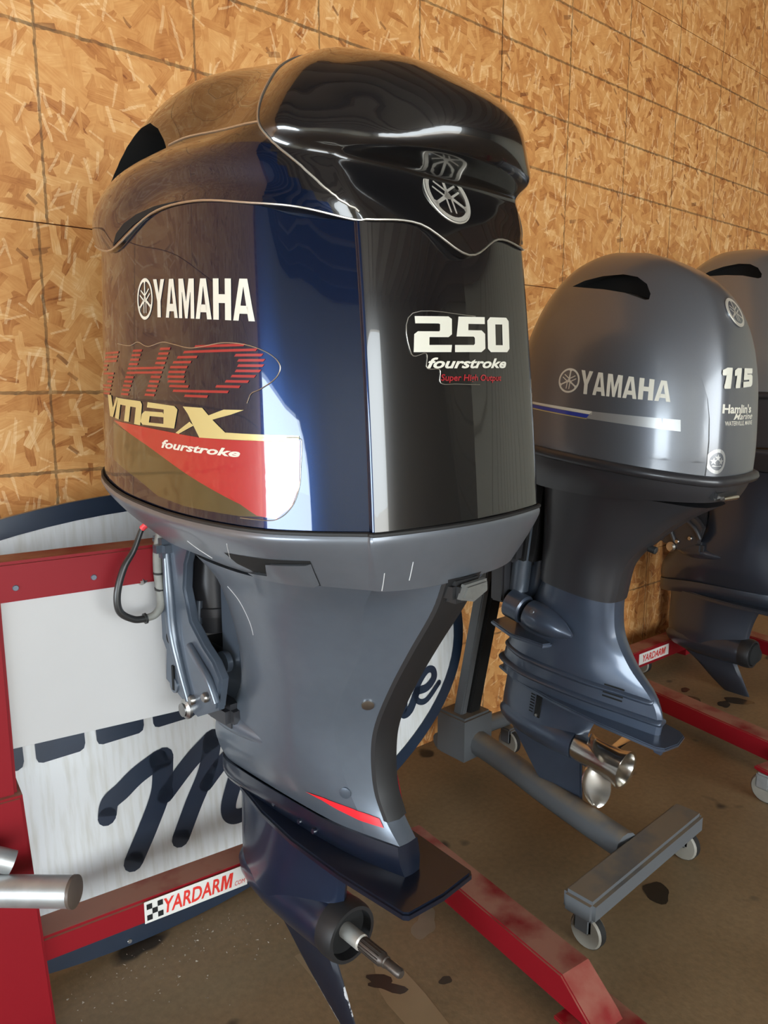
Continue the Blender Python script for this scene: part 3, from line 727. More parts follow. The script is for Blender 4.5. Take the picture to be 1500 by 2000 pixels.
# silver pin lines
tube('seam_line', [p + Vector((0, 0, 0)) for p in loft_row(cap_rows, 1, 6)], .0016, silver_line, m250, 6, True)
for s in (-1, 1):
    path = [(-.19, .03, .425), (-.215, .055, .455), (-.24, .09, .49), (-.26, .125, .52), (-.262, .145, .545), (-.245, .165, .575), (-.205, .19, .625), (-.14, .225, .675), (-.06, .25, .703), (0, .26, .712)]
    tube('pin_line', [on_cap((s * -p.x, p.y, p.z)) for p in spline(path, 8)], .0017, silver_line, m250, 6)
    path = [(-.262, .145, .545), (-.262, .20, .552), (-.264, .27, .562), (-.268, .33, .568), (-.266, .385, .562)]
    tube('pin_line', [on_cap((s * -p.x, p.y, p.z)) for p in spline(path, 8)], .0015, silver_line, m250, 6)

# emblem on the aft of the top cowl
def mount_frame(bvh, p, d, up=(0, 0, 1)):
    h = bvh.ray_cast(Vector(p) - Vector(d).normalized(), Vector(d).normalized())
    n = h[1] if h[1].dot(Vector(d)) < 0 else -h[1]
    v = (Vector(up) - n * n.dot(Vector(up))).normalized(); u = v.cross(n)
    return h[0], u, v, n
def disc_emblem(name, parent, bvh, p, d, r, base_m, mark_m):
    o, u, v, n = mount_frame(bvh, p, d)
    base = lathe(name, [(-.008, r * 1.04), (.0015, r * 1.04), (.003, r * .99), (.0032, 0)], o, n, base_m, parent, 40, label='round chrome emblem with three crossed tuning forks')
    lay('emblem_mark', emblem_polys(), lambda a, b: (o + u * a * r + v * b * r, n), mark_m, base, off=.0034, maxlen=9)
    tube('emblem_rim', [o + (u * math.cos(t * math.pi / 24) + v * math.sin(t * math.pi / 24)) * r * 1.03 + n * .002 for t in range(48)], .0014, mark_m, base, 6, True)
    return base
disc_emblem('emblem', m250, CAPB, (0, 0, .474), (0, 1, 0), .044, black_gloss, paint('emblem_silver', (.70, .66, .58), .55, .35))

# scallop under the emblem, latches on the bottom cowl
APB = bvh_of(AP)
side = caster(APB, (1, 0, 0))
P = lambda pts: (lambda u, v: side((0, u, v)))
lay('latch_recess', [[(.238, -.052), (.082, -.0455), (.100, -.0915), (.140, -.0905), (.228, -.0895)]], lambda u, v: side((0, u, v)), black_matte, m250, off=.0006)
lv = lay('latch_lever', [[(.212, -.079), (.170, -.077), (.148, -.053), (.089, -.0485), (.106, -.089), (.205, -.087)]], lambda u, v: side((0, u, v)), grey_apron, m250, off=.001, thick=.006)
bx = box('rear_latch', (-.034, -.016, -.132), (.034, .02, -.096), dark_plastic, m250, .008)
lt = prism('rear_latch_lever', [(-.030, -.122), (-.020, -.100), (.030, -.098), (.032, -.118), (.0, -.130)], 1, -.026, -.010, paint('worn_grey', (.14, .14, .13), .2, .5, var=.3, scale=60), m250, .004)
# red stripe, drain hole and screw on the midsection
ls = caster(LEGB, (1, 0, 0))
lay('red_stripe', [[(.3047, -.5508), (.2657, -.5488), (.235, -.5523), (.207, -.5564), (.1817, -.5623), (.1640, -.5670), (.1540, -.5815), (.1675, -.5803), (.1991, -.5762), (.2381, -.5668), (.2686, -.557)]], lambda u, v: ls((0, u, v)), stripe_red, m250, off=.0018, maxlen=.012)
h = ls((0, .170, -.346))
lathe('screw', [(0, .011), (.003, .011), (.004, .007)], h[0], h[1], steel, m250, 16)
h = ls((0, .219, -.527)); lathe('screw', [(0, .011), (.003, .011), (.004, .007)], h[0], h[1], bracket_grey, m250, 16)
for y in (.43, .345, .30):
    bolt(m250, (-.068, y, -.637), (-1, 0, .2), .006, .008, black_case)
# scratches in the paint
scr = paint('scratch', (.5, .5, .5), 0, .6)
for f_, pts in ((ls, [(.3632, -.1452), (.345, -.1698), (.3415, -.211), (.3474, -.2383)]), (side, [(.2047, -.0312), (.2368, -.0624)]), (side, [(.345, -.050), (.335, -.065), (.315, -.078)])):
    hs_ = [f_((0, p.x, p.y)) for p in spline([(*p, 0) for p in pts], 5)]
    tube('scratch', [h[0] + h[1] * .0002 for h in hs_ if h], .0007, scr, m250, 5)
back = caster(APB, (0, 1, 0))
for pts in ([(-.1605, -.0628), (-.1515, -.093)], [(-.120, -.05), (-.116, -.08)]):
    hs_ = [back((p.x, 0, p.y)) for p in spline([(*p, 0) for p in pts], 5)]
    tube('scratch', [h[0] + h[1] * .0002 for h in hs_ if h], .0008, scr, m250, 5)
# water hose / battery cable looping under the cowl
tube('cable', [(-.215, .615, -.060), (-.226, .632, -.076), (-.246, .634, -.119), (-.268, .634, -.151), (-.284, .634, -.199), (-.281, .634, -.236), (-.254, .634, -.257), (-.228, .634, -.261)], [.0045, .005, .006, .007, .0072, .0072, .0072, .0072], cable_black, m250, 10, smooth=8)
tube('cable_cap', [(-.215, .615, -.060), (-.227, .633, -.078)], .0064, paint('cap_red', (.7, .05, .06), 0, .5), m250, 10)
tube('cable_sleeve', [(-.232, .634, -.2605), (-.210, .634, -.257), (-.194, .638, -.242), (-.188, .648, -.215), (-.187, .656, -.175), (-.184, .658, -.13), (-.176, .652, -.085)], [.0075, .008, .0085, .0095, .010, .010, .010], cable_grey, m250, 10, smooth=8)
for q, n in (((-.232, .634, -.2605), (1, 0, .1)), ((-.188, .650, -.212), (0, -.2, 1)), ((-.187, .655, -.18), (0, -.1, 1))):
    lathe('cable_tie', [(0, .0112), (.004, .0112)], q, n, cable_black, m250, 12)
tube('hose', [(-.02, .60, -.47), (-.06, .57, -.50), (-.07, .52, -.505), (-.06, .47, -.495)], .003, cable_black, m250, 8, smooth=6)
box('steering_arm', (.15, .55, -.16), (.23, .70, -.10), dark_plastic, m250, .01)

# ------------------------------------------------------------------ 115 outboard
def small_cowl(root, mat, k=1.0, dz=0.0, dy=0.0, intake=None):
    base = [(0, 0), (-.06, .003), (-.112, .016), (-.150, .062), (-.186, .14), (-.207, .24), (-.213, .35), (-.205, .46), (-.172, .56), (-.10, .62), (0, .64)]
    rows = []
    for z, ya, yf, kx in [(0, 0, .64, 1), (.055, .004, .642, .998), (.115, .012, .643, .985), (.21, .028, .635, .945), (.295, .051, .615, .875), (.36, .080, .592, .785), (.415, .120, .562, .665), (.46, .178, .525, .50), (.492, .255, .478, .30), (.508, .32, .44, .12), (.512, .345, .415, 0)]:
        rows.append([(x * kx * k, (ya + y / .64 * (yf - ya)) * k + dy, z * k + dz) for x, y in base])
    me = loft(rows, 5, 4, cap0=True, angle=50)
    me.materials.append(mat); me.materials.append(black_matte)
    o = link('cowl', me, None, root)
    for s in (-1, 1):
        pol = [(.462, .414), (.430, .430), (.382, .443), (.330, .449), (.290, .444), (.258, .428), (.238, .405), (.236, .392), (.245, .390), (.300, .404), (.36, .410), (.42, .412)]
        cut = prism('cut', [(a * k + dy, b * k + dz) for a, b in pol], 0, s * .40 * k, s * .085 * k, black_matte); cut.parent = root
        boolean(o, cut)
    return o, rows, base
m115 = empty('outboard_motor', (1.85, .825, 1.165), (R(7), 0, R(2)))
tag(m115, 'smaller grey outboard motor marked 115, hung on the grey wheeled stand', 'outboard motor', 'outboard motors along the board wall')
c115, rows115, base115 = small_cowl(m115, grey115)
C115B = bvh_of(c115.data)
# rubbing strip and bottom cowl
tube('seam_strip', [(p.x * 1.012, p.y + (-.004 if p.y < .3 else .003), -.008) for p in loft_row(rows115, 0, 6)], .013, char115, m115, 8, True)
ar = [[(x * 1.0, y, z) for x, y in base115] for z in (-.012,)]
low115 = [(0, .012), (-.055, .015), (-.098, .03), (-.128, .075), (-.152, .15), (-.168, .245), (-.172, .35), (-.165, .45), (-.135, .53), (-.08, .575), (0, .59)]
zl115 = [-.062, -.062, -.064, -.07, -.08, -.095, -.105, -.11, -.11, -.11, -.11]
ar += [[((a[0] * .65 + b[0] * .35), (a[1] * .65 + b[1] * .35), z * .5 - .006) for a, b, z in zip(base115, low115, zl115)], [(x, y, z) for (x, y), z in zip(low115, zl115)]]
ap115 = loft(ar, 5, 4, sharp_r=(2,), cap0=True, cap1=True)
link('bottom_cowl', ap115, char115, m115)
A115B = bvh_of(ap115)
# upper shroud
sh = []
for z, pts in [(-.085, [(0, .035), (-.05, .04), (-.09, .075), (-.135, .20), (-.15, .34), (-.135, .45), (-.08, .50), (0, .51)]),
               (-.14, [(0, .105), (-.04, .11), (-.08, .145), (-.118, .24), (-.132, .34), (-.12, .45), (-.07, .50), (0, .51)]),
               (-.22, [(0, .180), (-.035, .184), (-.07, .21), (-.10, .27), (-.112, .35), (-.105, .45), (-.06, .495), (0, .50)]),
               (-.30, [(0, .235), (-.03, .238), (-.06, .255), (-.086, .30), (-.098, .36), (-.094, .45), (-.055, .49), (0, .495)]),
               (-.40, [(0, .248), (-.028, .25), (-.055, .262), (-.078, .30), (-.09, .36), (-.088, .45), (-.05, .485), (0, .49)])]:
    sh.append([(x, y, z - .04 * (.5 - y) * (1 if z < -.35 else 0) + .0) for x, y in pts])
link('shroud', loft(sh, 5, 5, sharp_c=(1,), cap0=True, cap1=True), char115, m115)
# lower casing
cr_ = []
for z, pts in [(-.37, [(0, .252), (-.026, .255), (-.05, .27), (-.072, .31), (-.082, .37), (-.08, .44), (-.045, .475), (0, .48)]),
               (-.44, [(0, .246), (-.026, .249), (-.05, .266), (-.07, .31), (-.080, .37), (-.079, .45), (-.045, .49), (0, .495)]),
               (-.51, [(0, .226), (-.025, .23), (-.048, .262), (-.068, .315), (-.079, .39), (-.079, .47), (-.045, .52), (0, .53)]),
               (-.58, [(0, .172), (-.022, .178), (-.042, .235), (-.066, .31), (-.079, .40), (-.079, .49), (-.045, .55), (0, .565)]),
               (-.64, [(0, .100), (-.018, .108), (-.038, .19), (-.064, .29), (-.079, .40), (-.079, .50), (-.045, .57), (0, .59)]),
               (-.69, [(0, .070), (-.014, .08), (-.036, .17), (-.062, .28), (-.078, .40), (-.078, .50), (-.045, .58), (0, .60)]),
               (-.745, [(0, .068), (-.014, .078), (-.036, .17), (-.060, .28), (-.074, .40), (-.074, .50), (-.042, .58), (0, .60)])]:
    cr_.append([(x, y, z) for x, y in pts])
lc115 = loft(cr_, 5, 5, sharp_c=(1,), cap0=True, cap1=True)
link('lower_casing', lc115, blue_grey, m115)
L115B = bvh_of(lc115)
for z0, ex in ((-.655, .006), (-.705, .010)):
    rows = [[(x * (1 + e) - (e2 if x else 0), y + (e2 if y > .5 else -e2 * .3), z0 + dz - .004 * (y - .3)) for x, y, z in cr_[5 if z0 < -.69 else 4]] for dz, e, e2 in ((.010, 0, -.002), (.003, .03, ex), (-.003, .03, ex), (-.012, 0, -.002))]
    link('casing_rib', loft(rows, 5, 2, cap0=True, cap1=True), blue_grey, m115)
plate115 = [(-.070, .045), (-.055, .025), (0, .015), (.055, .025), (.070, .045), (.088, .20), (.090, .36), (.075, .50), (.04, .60), (-.04, .60), (-.075, .50), (-.090, .36), (-.088, .20)]
pz = prism('cavitation_plate', plate115, 2, -.752, -.740, blue_grey, m115, .003)
prism('trim_tab', [(.10, -.750), (.045, -.750), (.055, -.795), (.075, -.795)], 0, -.006, .006, blue_grey, m115, .002)
sr = []
for z, ya, yf, w in [(-.745, .24, .59, .046), (-.80, .265, .592, .040), (-.85, .28, .594, .042), (-.90, .285, .592, .046)]:
    d = yf - ya
    sr.append([(0, ya, z), (-w * .4, ya + .03, z), (-w * .85, ya + d * .3, z), (-w, ya + d * .55, z), (-w * .75, ya + d * .82, z), (-w * .3, ya + d * .96, z), (0, yf, z)])
link('gearcase_strut', loft(sr, 5, 5, sharp_c=(0,), cap0=True, cap1=True), blue_grey, m115)
ax = -.892
lathe('gearcase', [(0, 0), (.004, .012), (.02, .026), (.05, .038), (.10, .047), (.16, .051), (.24, .050), (.29, .046)], (0, .60, ax), (0, -1, 0), blue_grey, m115, 36)
sk = [(.56, -.925), (.50, -.985), (.43, -1.055), (.37, -1.10), (.31, -1.115), (.265, -1.11), (.262, -1.06), (.285, -.93), (.40, -.92)]
prism('skeg', sk, 0, -.006, .006, blue_grey, m115, .004)
# propeller
prop = lathe('propeller_hub', [(0, .043), (.02, .046), (.10, .046), (.135, .049), (.155, .056), (.160, .057), (.158, .050), (.12, .041), (.06, .040)], (0, .306, ax), (0, -1, 0), chrome, m115, 36, closed=True)
lathe('propeller_nut', [(0, .02), (.03, .02), (.035, .012)], (0, .26, ax), (0, -1, 0), shaft_brown, prop, 12)
lathe('hub_core', [(0, .042), (.004, .042)], (0, .265, ax), (0, -1, 0), shaft_brown, prop, 20)
for k in range(3):
    a0 = R(248 + 120 * k); bm = bmesh.new(); nu, nv = 10, 9; g = []
    for i in range(nu):
        t = i / (nu - 1); r = .044 + t * .105; row = []
        half = (.85 + .25 * math.sin(t * math.pi)) * math.sqrt(max(0, 1 - (t ** 3.2) * .97)) * .46
        for j in range(nv):
            s_ = (j / (nv - 1) - .5) * 2
            ang = a0 + s_ * half * (.058 / max(r, .058)) * 1.15 + t * .25
            y = .235 - s_ * half * .062 - .012 * s_ * s_ - t * .02
            row.append((math.cos(ang) * r, y, ax + math.sin(ang) * r))
        g.append(row)
    th = .0022
    for sgn in (1, -1):
        vs = [[bm.verts.new((p[0], p[1] + sgn * th * (1 - .6 * i / nu), p[2])) for p in row] for i, row in enumerate(g)]
        for i in range(nu - 1):
            for j in range(nv - 1): bm.faces.new((vs[i][j], vs[i + 1][j], vs[i + 1][j + 1], vs[i][j + 1]))
        if sgn == 1: top = vs
        else:
            rim = lambda v: [v[i][0] for i in range(nu)] + v[-1][1:] + [v[i][-1] for i in range(nu - 2, -1, -1)]
            A_, B_ = rim(top), rim(vs)
            for i in range(len(A_) - 1): bm.faces.new((A_[i], A_[i + 1], B_[i + 1], B_[i]))
    link('propeller_blade', finish(bm, 'blade', angle=60), chrome, prop)
# grilles
l1 = caster(L115B, (1, 0, 0))
lay('vent', [xf([[(0, 0), (1, 0), (1, 1), (0, 1)]], .175, -.678 + i * .011, .055, .005)[0] for i in range(4)], lambda u, v: l1((0, u, v)), black_matte, m115, off=.001)
h = (-.0405, .46, -.80)
prism('water_inlet', [(.425, -.775), (.443, -.775), (.443, -.845), (.425, -.845)], 0, -.046, -.03, black_matte, m115)
for i in range(7): box('inlet_slot', (-.0415, .452, -.782 - i * .0095), (-.030, .466, -.779 - i * .0095), black_matte, m115, 0)
lathe('screw', [(0, .005), (.003, .005)], (-.046, .434, -.838), (-1, 0, 0), steel, m115, 10)
# lower mount fairings, swivel tube, brackets
for s in (-1, 1):
    o, d = (s * .098, .475, -.505), (0, -1, -.12)
    fb = lathe('mount_fairing', [(0, .040), (.03, .043), (.07, .040), (.115, .026), (.150, .006), (.152, 0)], o, d, blue_grey, m115, 24)
    bolt(fb, (s * .128, .445, -.485), (s, 0, .5), .008, .006, bracket_grey)
    lathe('mount_collar', [(0, .044), (.05, .043), (.055, .038)], (s * .098, .545, -.497), (0, -1, -.12), blue_grey, m115, 24)
prism('splash_plate', [(-.12, .40), (-.14, .50), (-.11, .60), (.11, .60), (.14, .50), (.12, .40), (.09, .39), (.07, .47), (-.07, .47), (-.09, .39)], 2, -.585, -.572, blue_grey, m115, .003)
tube('swivel_tube', [(0, .53, -.08), (0, .53, -.56)], .045, blue_grey, m115, 20)
tube('tilt_strut', [(-.07, .545, -.20), (-.07, .545, -.46)], .030, bracket_grey, m115, 16)
box('clamp_bracket', (-.15, .52, -.36), (-.10, .66, -.06), char115, m115, .012)
box('clamp_bracket', (.10, .52, -.36), (.15, .66, -.06), char115, m115, .012)
box('swivel_block', (-.10, .50, -.38), (.10, .60, -.10), dark_plastic, m115, .02)
prism('bracket_arm', [(.545, -.27), (.68, -.32), (.695, -.40), (.66, -.42), (.60, -.37), (.53, -.34)], 0, -.165, -.145, bracket_grey, m115, .004)
bolt(m115, (-.165, .672, -.395), (-1, 0, 0), .012, .008)
# latch and tell-tale
side1 = caster(A115B, (0, 1, 0))
lk = box('rear_latch', (-.10, .005, -.055), (.02, .05, -.03), dark_plastic, m115, .006)
lathe('latch_handle', [(0, .006), (.06, .007), (.07, .004)], (-.075, .0, -.050), (1, -.1, 0), chrome, m115, 12)
lathe('flush_port', [(0, .010), (.02, .010), (.022, .007)], (0, .195, -.24), (0, -1, -.1), rubber, m115, 14)
disc_emblem('emblem', m115, C115B, (0, 0, .432), (0, 1, -.6), .036, grey115, MATS['emblem_silver'])

# ------------------------------------------------------------------ third outboard
m3 = empty('outboard_motor', (3.34, 1.06, 1.13), (R(1), 0, 0)); m3.scale = (1.06, 1.06, 1.06)
tag(m3, 'silver grey outboard motor cut off by the right edge of the picture', 'outboard motor', 'outboard motors along the board wall')
dark3 = paint('dark_blue_grey', (.030, .036, .050), .4, .36, .6, .1)
make_leg(m3, dark3, char115, dark3, dark3, char115, shaft=False, skeg_mat=dark3)
make_bracket(m3, char115)
c3, rows3, b3 = small_cowl(m3, grey3, 1.09, .195, .07)
tube('seam_strip', [(p.x * 1.01, p.y + (-.004 if p.y < .3 else .003), .19) for p in loft_row(rows3, 0, 6)], .014, char115, m3, 8, True)
tray = [[(x * 1.06, .07 + y * 1.08, .19) for x, y in base115], [(x * 1.10, .06 + y * 1.10, .10) for x, y in base115], [(x * 1.25, .03 + y * 1.16, .0) for x, y in base115]]
link('cowl_tray', loft(tray, 4, 3, cap0=True, cap1=True), char115, m3)
lathe('propeller_cap', [(0, .05), (.03, .045), (.05, .02)], (0, .30, -.882), (0, -1, 0), black_matte, m3, 24)

# ------------------------------------------------------------------ red engine stands
def caster_wheel(parent, p, r=.045, w=.03, mat=None, spin=0):
    x, y, z = p
    f = box('caster_fork', (x - w * .5 - .006, y - .028, r * .9), (x + w * .5 + .006, y + .02, z), tube_steel if mat is None else mat, parent, .006)
    wh = lathe('caster_wheel', [(-w / 2, r * .55), (-w / 2, r * .9), (-w / 2 + .006, r), (w / 2 - .006, r), (w / 2, r * .9), (w / 2, r * .55)], (x, y - .012, r), (1, 0, 0), wheel_white, parent, 24)
    lathe('tyre', [(-w / 2 + .003, r * .8), (-w / 2 + .006, r + .001), (w / 2 - .006, r + .001), (w / 2 - .003, r * .8)], (x, y - .012, r), (1, 0, 0), rubber, wh, 24)
    return f

def floor_rail(root, xa, xb, ya, yb, tilt=0):
    """rail along local -y from yb (back) to ya (front) with a sloped front end"""
    pr = prism('floor_rail', [(ya - .05, .045), (yb, .045), (yb, .120), (ya + .05, .120), (ya - .03, .062)], 0, xa, xb, red, root, .004)
    box('end_plate', (xa - .03, ya - .09, .036), (xb + .03, ya + .04, .045), red, root, .002)
    caster_wheel(root, ((xa + xb) / 2, ya - .02, .04), .018, .03)
    return pr
# stand of the 250 motor: local x along the cross rails, y towards the wall
st1 = empty('engine_stand', (.31, 1.54, 0), (0, 0, R(-6.7)))
tag(st1, 'red steel engine stand with a white board carrying the large 250 motor', 'engine stand', 'red engine stands')
for x, w, zb in ((.004, .078, 0), (.876, .05, .20)):
    box('post', (x - .045, -.04, .58), (x + .045, .04, 1.06), red, st1, .006)
    prism('post_sleeve', [(x - .07, zb), (x + w + .004, zb), (x + .052, .605), (x - .07, .605)], 1, -.055, .055, red, st1, .005)
prism('gusset', [(.90, .46), (.945, .42), (.965, .349), (1.01, .130), (1.06, .10), (.90, .10)], 1, -.02, .02, red, st1, .003)
floor_rail(st1, 1.010, 1.100, -.62, .06); floor_rail(st1, -.22, -.13, -.62, .06)
box('side_foot', (-.22, -.04, .045), (-.06, .05, .12), red, st1, .004); box('side_foot', (.92, -.03, .205), (.97, .03, .262), red, st1, .004)
box('top_rail', (-.05, -.045, .985), (.93, .035, 1.062), red, st1, .006)
for x in (.075, .215, .70, .84): lathe('rivet', [(0, .006), (.002, .005)], (x, -.045, 1.012), (0, -1, 0), bracket_grey, st1, 10)
lr1 = box('lower_rail', (0, -.04, .222), (.86, .04, .279), red, st1, .006)
prism('board', [(.045, .692), (.835, .680), (.835, .985), (.045, .985)], 1, -.030, -.012, board_white, st1, .002)
def loc1(p): return st1.matrix_basis.inverted() @ Vector(p)
hb = tube('handle_bar', [loc1((.215, 1.485, .469)), loc1((.388, 1.308, .481))], .028, tube_steel, st1, 24)
lathe('handle_cap', [(0, .029), (.006, .029), (.010, .021), (.011, 0)], loc1((.386, 1.310, .4808)), loc1((.388, 1.308, .481)) - loc1((.215, 1.485, .469)), cap_brown, hb, 24)
tube('handle_link', [loc1((.16, 1.50, .55)), loc1((.27, 1.44, .535)), loc1((.318, 1.42, .512))], .022, tube_steel, st1, 16, smooth=4)
rail_map = lambda u, v: (Vector((u, -.0405, v + .0175)), Vector((0, -1, 0)))
lb = lay('label_plate', [[(.275, .206), (.515, .206), (.515, .258), (.275, .258)]], rail_map, label_white, lr1, off=.0006, maxlen=9, label='white maker label with red lettering')
lay('label_lettering', fit(text_bm('YARDAR', 1, .020, .2), .318, .448, .214, .250), rail_map, label_red, lb, off=.0012, maxlen=9)
lay('label_lettering', [[(.4485 + x * .027 + y * .006, .214 + y * .036) for x, y in p] for p in GL['M']], rail_map, label_red, lb, off=.0012, maxlen=9)
lay('label_lettering', fit(text_bm('.COM', 1, 0, .2), .481, .510, .214, .225), rail_map, label_red, lb, off=.0012, maxlen=9)
lay('label_checker', [[(.280 + i * .012, .212 + j * .013), (.292 + i * .012, .212 + j * .013), (.292 + i * .012, .225 + j * .013), (.280 + i * .012, .225 + j * .013)] for i in range(3) for j in range(3) if (i + j) % 2 == 0], rail_map, black_matte, lb, off=.0012, maxlen=9)
# stand of the third motor
st3 = empty('engine_stand', (3.30, 1.84, 0), (0, 0, R(-5)))
tag(st3, 'red steel engine stand under the silver grey motor at the right edge', 'engine stand', 'red engine stands')
def rail3(name, p, q, w, z0, z1):
    p, q = Vector((*p, 0)), Vector((*q, 0)); d = (q - p).normalized(); n = Vector((-d.y, d.x, 0)) * w / 2
    m = st3.matrix_basis.inverted()
    return prism(name, [tuple((m @ v)[:2]) for v in (p + n, q + n, q - n, p - n)], 2, z0, z1, red, st3, .004)
rail3('floor_rail', (2.885, 1.80), (2.66, .70), .085, .06, .132)
rail3('floor_rail', (3.86, 1.72), (3.64, .62), .085, .06, .132)
br3 = rail3('back_rail', (2.84, 1.845), (4.0, 1.80), .085, .066, .150)
rail3('mast', (3.62, 1.86), (3.72, 1.86), .08, .0, 1.05)
rail3('top_rail', (3.0, 1.90), (3.78, 1.87), .07, .95, 1.05)
rail3('outrigger', (2.50, .965), (2.74, .90), .06, .10, .118)
for p, r in (((2.515, .962), .05), ((3.25, 1.86), .045), ((3.9, 1.80), .035), ((3.66, .70), .035)):
    q = st3.matrix_basis.inverted() @ Vector((*p, 0)); caster_wheel(st3, (q.x, q.y, .10 if r > .048 else .065), r, .032, dark_plastic if r < .049 else tube_steel)
m3i = st3.matrix_basis.inverted()
A3, B3 = Vector((2.84, 1.845, 0)), Vector((4.0, 1.80, 0)); d3 = (B3 - A3).normalized(); n3 = Vector((d3.y, -d3.x, 0))
def bm3(u, v): return m3i @ (A3 + d3 * u + n3 * .0425 + Vector((0, 0, v))), m3i.to_3x3() @ n3
lb = lay('label_plate', [[(.28, .082), (.53, .082), (.53, .136), (.28, .136)]], bm3, label_white, st3, off=.001, maxlen=9)
lay('label_lettering', fit(text_bm('YARDAR', 1, .020, .25), .31, .465, .092, .126), bm3, label_red, lb, off=.0018, maxlen=9)
lay('label_lettering', [[(.466 + x * .031 + y * .006, .092 + y * .034) for x, y in p] for p in GL['M']], bm3, label_red, lb, off=.0018, maxlen=9)

# ------------------------------------------------------------------ grey wheeled stand under the 115
dl = empty('wheeled_stand', (1.87, 1.45, 0))
tag(dl, 'grey tubular wheeled stand with a cross foot under the 115 motor', 'engine stand')
tube('centre_leg', [(.01, .34, .17), (.01, .25, .15), (.0, .08, .13), (-.05, -.16, .122), (-.10, -.43, .118)], .042, dolly_grey, dl, 12, smooth=6)
bm = bmesh.new(); bm_box(bm, (-.295, -.045, -.03), (.295, .045, .03), .01)
cf = link('cross_foot', finish(bm, 'foot'), dolly_grey, dl, loc=(-.115, -.475, .115), rot=(0, 0, R(2)))
prism('socket', [(-.065, .22), (.075, .22), (.075, .35), (-.065, .35)], 2, .09, .25, dolly_grey, dl, .008)
for x, y in ((-.375, -.485), (.145, -.46), (.26, .30)):
    caster_wheel(dl, (x, y, .10), .045, .03, dolly_grey)
tube('rear_foot', [(-.06, .35, .125), (.28, .32, .125)], .03, dolly_grey, dl, 10)
bm = bmesh.new(); bm_box(bm, (-.020, -.02, 0), (.008, .02, .95), .004); link('column', finish(bm, 'col'), dolly_grey, dl, loc=(-.02, .285, .22), rot=(R(11), 0, 0))
bm = bmesh.new(); bm_box(bm, (.012, -.03, 0), (.066, .03, .95), .004); link('column_back', finish(bm, 'col'), black_matte, dl, loc=(-.02, .285, .22), rot=(R(11), 0, 0))
box('head_plate', (-.17, -.02, .74), (.17, .03, 1.0), char115, dl, .006)
box('head_arm', (-.05, -.0, .80), (.05, .16, .92), dolly_grey, dl, .006)

# ------------------------------------------------------------------ oval sign
sg = empty('oval_sign', (.80, 1.692, 0), (R(-5.71), 0, 0))
tag(sg, 'white oval shop sign with navy border and script lettering leaning behind the red stand', 'sign')
def ellipse(a, b, n=96): return [(a * math.cos(2 * math.pi * i / n), .565 + b * math.sin(2 * math.pi * i / n)) for i in range(n)]
prism('sign_panel', ellipse(1.068, .562), 1, 0, .02, sign_m, sg)
bm = bmesh.new(); n = 96; o1, o2 = ellipse(1.068, .5645), ellipse(1.024, .520); rings = [[bm.verts.new((p[0], y, p[1])) for p in q] for q, y in ((o1, .022), (o1, -.003), (o2, -.003), (o2, .001))]
for a, b in zip(rings, rings[1:]):
    for i in range(n): bm.faces.new((a[i], a[(i + 1) % n], b[(i + 1) % n], b[i]))
link('sign_border', finish(bm, 'border'), navy_flat, sg, label='navy border band')
SGN = lambda u, v: (Vector((u - .80, -.001, v)), Vector((0, -1, 0)))

for a, b in ((.40, .432), (.458, .569), (.596, .714), (.738, .858), (.885, 1.0), (1.03, 1.14)):
    q = [(a, .66), (a, .545), (a + .004, .535), (a + .014, .531), (b - .014, .531), (b - .004, .536), (b, .548), (b, .66)]
    lay('sign_lettering', [q], SGN, navy_flat, sg, off=.002, maxlen=9)
def stroke(pts, w0, w1=None, flat=False):
    """brush stroke as a list of quads with rounded ends"""
    w1 = w0 if w1 is None else w1
    P_ = spline([(*p, 0) for p in pts], 8); n = len(P_); out = []; L_, R_ = [], []
    for i, p in enumerate(P_):
        t = (P_[min(i + 1, n - 1)] - P_[max(i - 1, 0)]).normalized(); m = Vector((-t.y, t.x, 0)); w = (w0 + (w1 - w0) * i / (n - 1)) / 2
        L_.append(p + m * w); R_.append(p - m * w)
    for i in range(n - 1): out.append([tuple(v[:2]) for v in (L_[i], L_[i + 1], R_[i + 1], R_[i])])
    for p, w in ((P_[0], w0), (P_[-1], w1)):
        out.append([(p.x + math.cos(k * math.pi / 6) * w / 2, p.y + math.sin(k * math.pi / 6) * w / 2) for k in range(12)])
    return out
script = [
 stroke([(.602, .352), (.612, .384), (.644, .402), (.685, .427), (.742, .449)], .046, .05), stroke([(.755, .448), (.742, .368), (.703, .292), (.655, .215)], .056, .052),
 stroke([(.752, .352), (.827, .415), (.892, .456)], .045, .05), stroke([(.896, .455), (.872, .378), (.825, .301), (.782, .225)], .054, .05),
 stroke([(.865, .340), (.92, .385), (.975, .414)], .04, .045), stroke([(.978, .410), (.962, .348), (.925, .262), (.934, .226), (.975, .222), (1.03, .26), (1.07, .30)], .055, .03),
 stroke([(1.17, .39), (1.11, .38), (1.08, .32), (1.10, .28), (1.15, .31), (1.18, .385), (1.165, .31), (1.20, .285), (1.25, .33)], .034, .03),
 stroke([(1.25, .33), (1.29, .39), (1.33, .385), (1.31, .32), (1.35, .29), (1.40, .34)], .034, .03), stroke([(1.40, .34), (1.43, .40), (1.42, .33), (1.45, .30), (1.49, .35)], .034, .03),
 stroke([(1.49, .31), (1.50, .40), (1.52, .37), (1.56, .41), (1.575, .37), (1.57, .33), (1.60, .335), (1.634, .385)], .034, .03),
 stroke([(1.634, .388), (1.680, .388), (1.715, .412), (1.712, .440), (1.684, .444), (1.645, .410), (1.628, .372), (1.645, .348), (1.680, .348), (1.738, .390)], .028, .018)]
for st_ in script: lay('sign_lettering', st_, SGN, navy_flat, sg, off=.002, maxlen=9)
